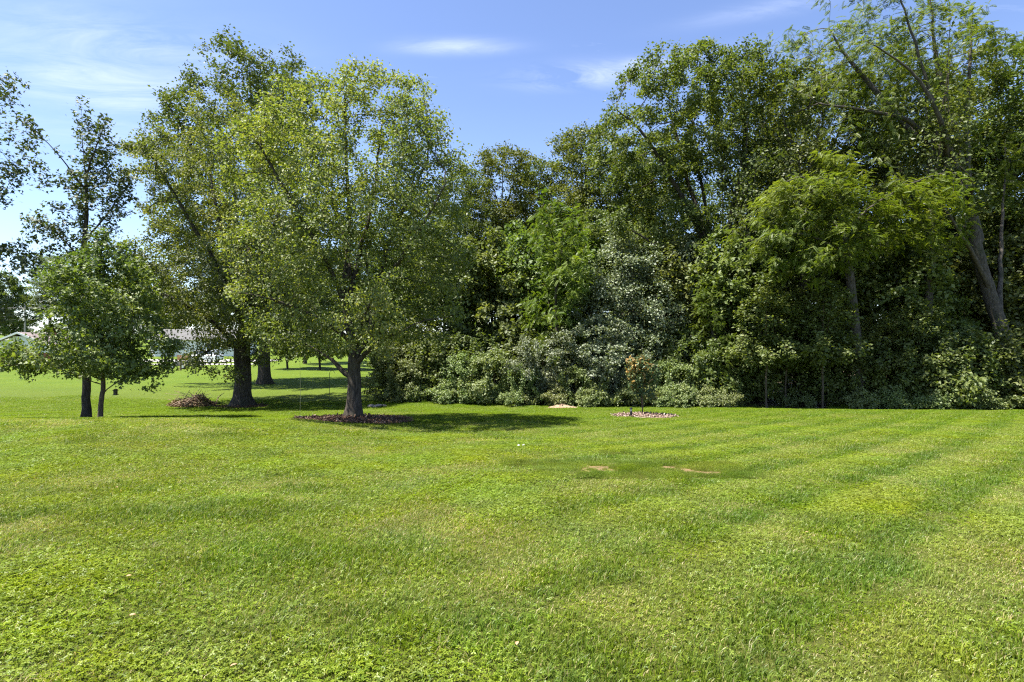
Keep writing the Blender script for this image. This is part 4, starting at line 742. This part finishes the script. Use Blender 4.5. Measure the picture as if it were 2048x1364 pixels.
# ------------------------------------------------------------------ brush pile, soil heaps, stones, pole, rope, feeder
rng = np.random.default_rng(12)
M['stick'] = principled('dry_branch', (.16, .10, .065), .9, var=(.27, .19, .13), vscale=5, bump=.5)
M['dryleaf'] = leaf_mat('dry_leaf', [(0, (.09, .055, .03)), (.5, (.22, .13, .07)), (1, (.30, .30, .12))], .2, .04, .5, tcol=(1, .9, .7))
bx, by = X(384, 28), 28; bp = empty('brush_pile', (bx, by, G(bx, by))); bp.scale = (1.15, 1.1, 1.1); tag(bp, 'heap of cut branches and brown leaves on the lawn', 'brush pile')
for k in range(70):
    a = rng.uniform(0, 6.283); r0 = rng.uniform(.2, 1.0); z0 = rng.uniform(.02, .15); p0 = Vector((math.cos(a)*r0*1.15, math.sin(a)*r0*.7, z0)); tgt = Vector((rng.choice([-.45, .3, .45])+rng.normal(0, .25), rng.normal(0, .25), rng.uniform(.2, .75)))
    p1 = p0+(tgt-p0)*rng.uniform(.7, 1.25); mid = (p0+p1)/2+Vector(rng.normal(0, .07, 3)); r_ = rng.uniform(.008, .03)
    MB().tube([p0, mid, p1], [r_, r_*.8, r_*.4], 5).build('branch', M['stick'], bp, smooth=True)
n = 2600; a = rng.uniform(0, 6.283, n); q = np.sqrt(rng.uniform(0, 1, n)); lx = np.cos(a)*q*1.05; ly = np.sin(a)*q*.65; hh = .62*np.exp(-((lx-.35)**2+ly**2)/.16)+.34*np.exp(-((lx+.45)**2+ly**2)/.14)+.07*vnoise(np.stack([lx, ly], 1), 4, 5, 2); P = np.stack([lx, ly, np.clip(hh*rng.uniform(.45, 1.1, n), .02, 1)], 1)
V, F, t = leaves(P, rng.normal(0, .7, (n, 3))+[0, 0, .6], rng.normal(0, 1, (n, 3)), rng.uniform(.06, .13, n), 'oblong', np.clip(rng.normal(.5, .3, n), 0, 1))
c = link('dry_leaf_layer', mesh_arrays('dry_leaf_layer', V, F, [M['dryleaf']], {'tint': t}), bp); c['kind'] = 'stuff'
def heap(px, d, rx, ry, h, mat, label, seed, nm='soil_heap', cat='soil heap'):
    x = X(px, d); rng = np.random.default_rng(seed); th = np.linspace(0, 2*math.pi, 26, endpoint=False); V = []
    for k in range(7):
        t = k/6
        for a in th:
            w = 1+.2*math.sin(a*3+seed)+.1*math.sin(a*7); xx, yy = rx*w*t*math.cos(a), ry*w*t*math.sin(a)
            V.append((xx, yy, h*(1-t)**1.3*(1+.25*math.sin(xx*23)*math.cos(yy*19))-(.03 if k == 6 else 0)+G(x+xx, d+yy)-G(x, d)))
    Q = np.array([(k*26+a, (k+1)*26+a, (k+1)*26+(a+1) % 26, k*26+(a+1) % 26) for k in range(6) for a in range(26)])
    o = link(nm, mesh_arrays(nm, np.array(V), Q, [mat], smooth=True), None, (x, d, G(x, d)+.02)); tag(o, label, cat); return o
M['dirt'] = principled('dry_dirt', (.24, .16, .10), .95, var=(.33, .25, .17), vscale=8, bump=1, bscale=40, spec=.1)
heap(1122, 26.9, .75, .4, .17, M['dirt'], 'low heap of dry dirt at the foot of the hedge', 2)
M['stone'] = principled('field_stone', (.20, .165, .135), .9, var=(.30, .26, .22), vscale=5, bump=.7)
for k, (px, d, s, lb) in enumerate([(742, 27.4, .16, 'brown stone left of the pair beside the maple trunk'), (755, 27.2, .20, 'larger brown stone beside the maple trunk'), (768, 27.5, .13, 'small brown stone at the end of the row by the hedge')]):
    x = X(px, d); mb = MB(); rg = np.random.default_rng(k+30); prof = [(.3, -.3), (.9, -.1), (1.0, .15), (.7, .5), (.25, .65)]
    o = mb.lathe([(r_*s*1.4*rg.uniform(.85, 1.1), z*s) for r_, z in prof], 9).build('stone', M['stone'], None, (x, d, G(x, d)), (rg.uniform(-.2, .2), rg.uniform(-.2, .2), rg.uniform(0, 3))); tag(o, lb, 'stone', 'stones near the maple')
M['green_metal'] = principled('green_metal', (.03, .05, .035), .5, .3)
x = X(659, 30); po = empty('garden_pole', (x, 30, G(x, 30))); tag(po, 'thin dark metal pole standing in the lawn behind the maple', 'pole')
MB().tube([(0, 0, -.1), (0, 0, 1.55)], .014, 8).build('pole', M['green_metal'], po)
MB().tube([(0, 0, 1.54), (.05, 0, 1.66), (.16, 0, 1.70), (.26, 0, 1.62), (.28, 0, 1.54)], .011, 6).build('hook', M['green_metal'], po, smooth=True)
M['rope'] = principled('pale_rope', (.30, .30, .18), .9)
x = X(600, 19.2); rp = empty('rope', (x, 19.2, G(x, 19.2))); tag(rp, 'thin rope hanging straight down from a maple branch', 'rope')
MB().tube([(0, 0, .06), (.01, .01, .9), (.0, 0, 1.9), (.03, -.1, 2.5)], .005, 5).build('strand', M['rope'], rp)
MB().tube([(-.14, 0, .05), (0, 0, .07), (.14, 0, .05)], [.02, .028, .02], 7).build('knotted_end', M['black'], rp)
x = X(231, 16.9); bf = empty('bird_feeder', (x, 16.9, G(x, 16.9)+.78)); tag(bf, 'small dark bird feeder hanging under the small leafy tree', 'bird feeder')
M['feeder'] = principled('weathered_wood', (.05, .045, .03), .8, var=(.09, .08, .05))
MB().box(-.04, .04, -.04, .04, .02, .14).build('body', M['feeder'], bf); MB().box(-.06, .06, -.06, .06, 0, .018).build('tray', M['feeder'], bf)
MB().prism([(-.065, .141), (.065, .141), (0, .19)], -.065, .065).build('roof', M['feeder'], bf); MB().tube([(0, 0, .185), (0, 0, .42)], .003, 4).build('wire', M['black'], bf)
M['white'] = principled('white_paint', (.75, .75, .74), .5)
for px, d, lb in [(1037, 11.75, 'tiny white scrap on the lawn, left of the pair'), (1047, 11.8, 'tiny white scrap on the lawn, right of the pair')]:
    x = X(px, d); o = MB().add([(-.022, -.015, .03), (.018, -.018, .032), (.022, .015, .045), (-.015, .018, .042), (0, 0, .055)], [(0, 1, 4), (1, 2, 4), (2, 3, 4), (3, 0, 4), (0, 3, 2, 1)]).build('paper_scrap', M['white'], None, (x, d, G(x, d))); tag(o, lb, 'litter', 'white scraps on the lawn')
M['tanleaf'] = principled('tan_leaf', (.42, .27, .14), .7, var=(.30, .14, .07), vscale=20)
def fallen(px, py, lb, s=.022):
    d = 3.0
    for _ in range(40): d = max(2.2, min(30, FPX*(EYE-G(X(px, d), d)-.04)/(py-682)))
    x = X(px, d); V0, F0 = LEAF['oblong']; V = [tuple(v*s*1.6*np.array([1, 1.5, 1.5])) for v in V0]
    o = MB().add(V, [tuple(f) for f in F0]).build('fallen_leaf', M['tanleaf'], None, (x, d, G(x, d)+.042), (.15, -.1, px)); tag(o, lb, 'leaf', 'fallen leaves on the lawn')
for a in [(1035, 1283, 'pale tan fallen leaf, low in the middle of the lawn'), (87, 919, 'rust-red fallen leaf at the far left of the lawn'), (252, 1153, 'tan fallen leaf on the clover, left'), (258, 1231, 'brown curled fallen leaf on the clover, lower left'), (475, 1328, 'tan fallen leaf near the bottom of the lawn'), (2013, 1001, 'brown fallen leaf at the right edge of the lawn'), (1618, 1064, 'dark fallen leaf on the mown lanes'), (232, 974, 'dark fallen leaf on the left of the lawn')]: fallen(*a)

# ------------------------------------------------------------------ road, garage, house, vehicles, pole
M['asphalt'] = principled('pale_road', (.30, .29, .27), .9, var=(.36, .34, .31), vscale=.5, spec=.2)
V = []; xs_ = np.linspace(-160, -31, 91)
for y_ in (69.0, 70.2, 71.6, 73.0): V.append(np.stack([xs_, np.full(91, y_), ground(xs_, np.full(91, y_))+.06], 1))
i, j = np.meshgrid(np.arange(90), np.arange(3)); q = (j*91+i).ravel()
tag(link('road', mesh_arrays('road', np.vstack(V), np.stack([q, q+1, q+92, q+91], 1), [M['asphalt']])), 'pale asphalt road beyond the lawn', 'road', kind='structure')
V = []
for y_ in (64.0, 65.6): V.append(np.stack([xs_, np.full(91, y_), ground(xs_, np.full(91, y_))+.05], 1))
q = np.arange(90)
M['concrete'] = principled('concrete', (.42, .40, .36), .9, var=(.36, .34, .31), vscale=.8, spec=.2)
tag(link('footpath', mesh_arrays('footpath', np.vstack(V), np.stack([q, q+1, q+92, q+91], 1), [M['concrete']])), 'pale concrete footpath in front of the road', 'footpath', kind='structure')
M['siding'] = principled('white_siding', (.82, .79, .82), .6, var=(.76, .74, .77), vscale=1)
M['brick'] = principled('red_brick', (.22, .075, .05), .85, var=(.30, .12, .08), vscale=4)
M['shingle'] = principled('roof_shingle', (.16, .125, .12), .9, var=(.24, .19, .18), vscale=2)
M['shingle2'] = principled('grey_shingle', (.09, .088, .085), .9, var=(.13, .125, .12), vscale=2)
M['glass'] = principled('dark_glass', (.02, .025, .03), .08, spec=.6)
# garage, gable towards us
x0 = X(40, 62); gr = empty('garage', (x0, 62, G(x0, 62)-.05), R(6)); tag(gr, 'white-gabled garage with red brick walls beyond the lawn', 'garage')
H, W_ = 2.5, 3.3
MB().box(-W_, W_, 0, 8, -.6, 1.55).build('brick_wall', M['brick'], gr)
for k in range(12):                                            # lapped siding above the brick
    z = 1.55+.16*k; w = W_ if z+.16 < H else max(.25, W_*(1-(z+.16-H)/1.25))
    MB().prism([(-w, z), (w, z), (w*.999, z+.165), (-w*.999, z+.165)], -.03+.003*(k % 2), 8).build('siding_board', M['siding'], gr)
for s in (-1, 1):
    MB().prism([(0, H+1.30), (s*(W_+.45), H-.30), (s*(W_+.45), H-.16), (0, H+1.46)][::s], -.4, 8.4).build('roof', M['shingle'], gr)
    MB().prism([(0, H+1.28), (s*(W_+.45), H-.32), (s*(W_+.45), H-.13), (0, H+1.49)][::s], -.46, -.402).build('barge_board', M['white'], gr)
MB().box(.6, 1.5, 4, 4.8, H+.7, H+1.95).build('chimney', M['brick'], gr)
# white house side-on
x0 = X(385, 80); hs_ = empty('house', (x0, 80, G(x0, 80)-.1)); tag(hs_, 'long low white house behind the parked vehicles', 'house')
for k in range(14): MB().box(-6.2, 6.2, -.02+.004*(k % 2), 7, -.4+.22*k, -.18+.22*k).build('siding_board', M['siding'], hs_)
MB().prism([(-4.3, 2.70), (-.6, 2.70), (3.5, 4.5), (3.5, 4.62), (-.6, 2.82), (-4.3, 2.82)], -6.6, 6.6)
rf = MB(); rf.add([(-6.6, -.5, 2.55), (6.6, -.5, 2.55), (6.6, 3.5, 4.2), (-6.6, 3.5, 4.2), (-6.6, 7.5, 2.55), (6.6, 7.5, 2.55)], [(0, 1, 2, 3), (3, 2, 5, 4), (0, 3, 4), (1, 5, 2), (0, 4, 5, 1)]); rf.build('roof', M['shingle2'], hs_)
for wx in (-4.4, -1.6, 2.6, 4.8):
    w = MB().box(wx-.55, wx+.55, -.06, -.02, 1.0, 2.1).build('window', M['white'], hs_); MB().box(wx-.47, wx+.47, -.075, -.061, 1.08, 2.02).build('pane', M['glass'], w)
dr = MB().box(.6, 1.5, -.06, -.02, 0, 2.1).build('door', M['white'], hs_); MB().lathe([(.03, 0), (.03, .05)], 8, Matrix.Translation((.72, -.065, 1.0)) @ Matrix.Rotation(R(90), 4, 'X')).build('handle', M['black'], dr)
# vehicles
M['carwhite'] = principled('white_car_paint', (.72, .74, .76), .22, spec=.6); M['cargrey'] = principled('grey_tarp', (.13, .12, .12), .6, var=(.18, .16, .16)); M['tyre'] = principled('tyre_rubber', (.02, .02, .02), .85); M['hub'] = principled('wheel_rim', (.6, .6, .6), .35, .6)
def wheel(parent, x, y, r, wd=.2):
    t = MB().lathe([(r*.62, -wd/2), (r*.95, -wd/2), (r, -wd*.3), (r, wd*.3), (r*.95, wd/2), (r*.62, wd/2)], 20, Matrix.Translation((x, y, r)) @ Matrix.Rotation(R(90), 4, 'X')).build('wheel', M['tyre'], parent)
    MB().lathe([(r*.6, -wd/2-.005), (r*.6, wd/2+.005)], 16, Matrix.Translation((x, y, r)) @ Matrix.Rotation(R(90), 4, 'X')).build('rim', M['hub'], t)
x0 = X(404, 67.3); cr = empty('parked_car', (x0, 67.3, G(x0, 67.3)+.02)); tag(cr, 'white parked car on the road in front of the white house', 'car')
bd = [(-2.25, .35), (-2.3, .62), (-2.1, .92), (-1.25, 1.02), (1.9, 1.05), (2.25, .95), (2.3, .5), (2.2, .32)]
o = MB().prism(bd, -.88, .88).build('body', M['carwhite'], cr); md = o.modifiers.new('soft', 'BEVEL'); md.width = .09; md.segments = 3
o = MB().add([(-1.3, -.8, 1.0), (2.0, -.8, 1.03), (2.0, .8, 1.03), (-1.3, .8, 1.0), (-.55, -.66, 1.62), (1.65, -.66, 1.64), (1.65, .66, 1.64), (-.55, .66, 1.62)], [(3, 2, 1, 0), (4, 5, 6, 7), (0, 1, 5, 4), (1, 2, 6, 5), (2, 3, 7, 6), (3, 0, 4, 7)]).build('cabin', M['carwhite'], cr); md = o.modifiers.new('soft', 'BEVEL'); md.width = .07; md.segments = 3
for a, c2 in ((-.95, -.02), (.08, .82), (.92, 1.72)):
    MB().add([(a, -.80, 1.06), (c2, -.80, 1.06), (c2-.03, -.70, 1.50), (a+(.38 if a < -.5 else .02), -.70, 1.50)], [(0, 1, 2, 3)]).build('window', M['glass'], cr, (0, -.012, 0))
for wx in (-1.4, 1.4):
    for wy in (-.80, .80): wheel(cr, wx, wy, .34)
for wy in (-.6, .6): MB().box(-2.315, -2.24, wy-.16, wy+.16, .62, .78).build('headlight', M['lens'], cr)
x0 = X(371, 58); tr = empty('garden_trailer', (x0, 58, G(x0, 58)+.02)); tag(tr, 'small grey trailer carrying a rust-brown board', 'trailer')
M['rust'] = principled('rusty_board', (.28, .11, .045), .85, var=(.36, .17, .08), vscale=4); M['steel'] = principled('dull_steel', (.10, .10, .105), .5, .6)
o = MB().prism([(-1.25, .30), (-1.2, .55), (-.85, .82), (-.2, .92), (.5, .90), (1.05, .78), (1.35, .45), (1.35, .30)], -.6, .6).build('tarp_body', M['cargrey'], tr); md = o.modifiers.new('soft', 'BEVEL'); md.width = .08; md.segments = 2
for bz in range(4): MB().box(-.62, .72, -.42, -.38, .94+.14*bz, 1.07+.14*bz).build('plank', M['rust'], tr)
for xx in (-.68, .16, .76): MB().tube([(xx, -.40, .85), (xx, -.40, 1.68)], .018, 6).build('upright', M['steel'], tr)
MB().tube([(-.68, -.40, 1.68), (.76, -.40, 1.68)], .018, 6).build('top_rail', M['steel'], tr)
for wx in (-1.0, .15): wheel(tr, wx, -.68, .26, .14)
MB().tube([(1.3, 0, .42), (2.0, 0, .36)], .035, 6).build('drawbar', M['steel'], tr); MB().tube([(1.9, 0, .36), (1.9, 0, -.02)], .025, 6).build('jack_leg', M['steel'], tr)
x0 = X(361, 55); o = MB().tube([(0, 0, -.2), (.02, 0, .6), (0, 0, 1.12)], [.10, .09, .085], 9).build('wooden_post', M['stick'], None, (x0, 55, G(x0, 55))); tag(o, 'short wooden post standing in front of the grey trailer', 'post')
x0 = X(50, 90); up_ = empty('utility_pole', (x0, 90, G(x0, 90))); tag(up_, 'grey utility pole rising behind the garage roof', 'utility pole')
M['polewood'] = principled('weathered_pole', (.30, .28, .26), .9, var=(.22, .2, .18))
MB().tube([(0, 0, -.5), (0, 0, 8.2)], [.15, .11], 10).build('pole', M['polewood'], up_); MB().box(-1.1, 1.1, -.06, .06, 7.4, 7.55).build('crossarm', M['polewood'], up_)
for k, (zx, dz) in enumerate([(-1.0, 7.6), (1.0, 7.6), (0, 6.2), (0, 5.6)]):
    pp = [(zx-62+t*124, (t-.5)*14, dz-2.2*(1-(2*t-1)**2)*(1 if t < .5 else 1)+(abs(2*t-1))*.0-2.2*0+((1-abs(2*t-1))**2)*2.2) for t in np.linspace(0, 1, 25)]
    MB().tube(pp, .018, 4).build('wire', M['steel'], up_)
print('tris', make_tree.tris, 'objects', len(bpy.data.objects), 'time', round(time.time()-T0, 1))
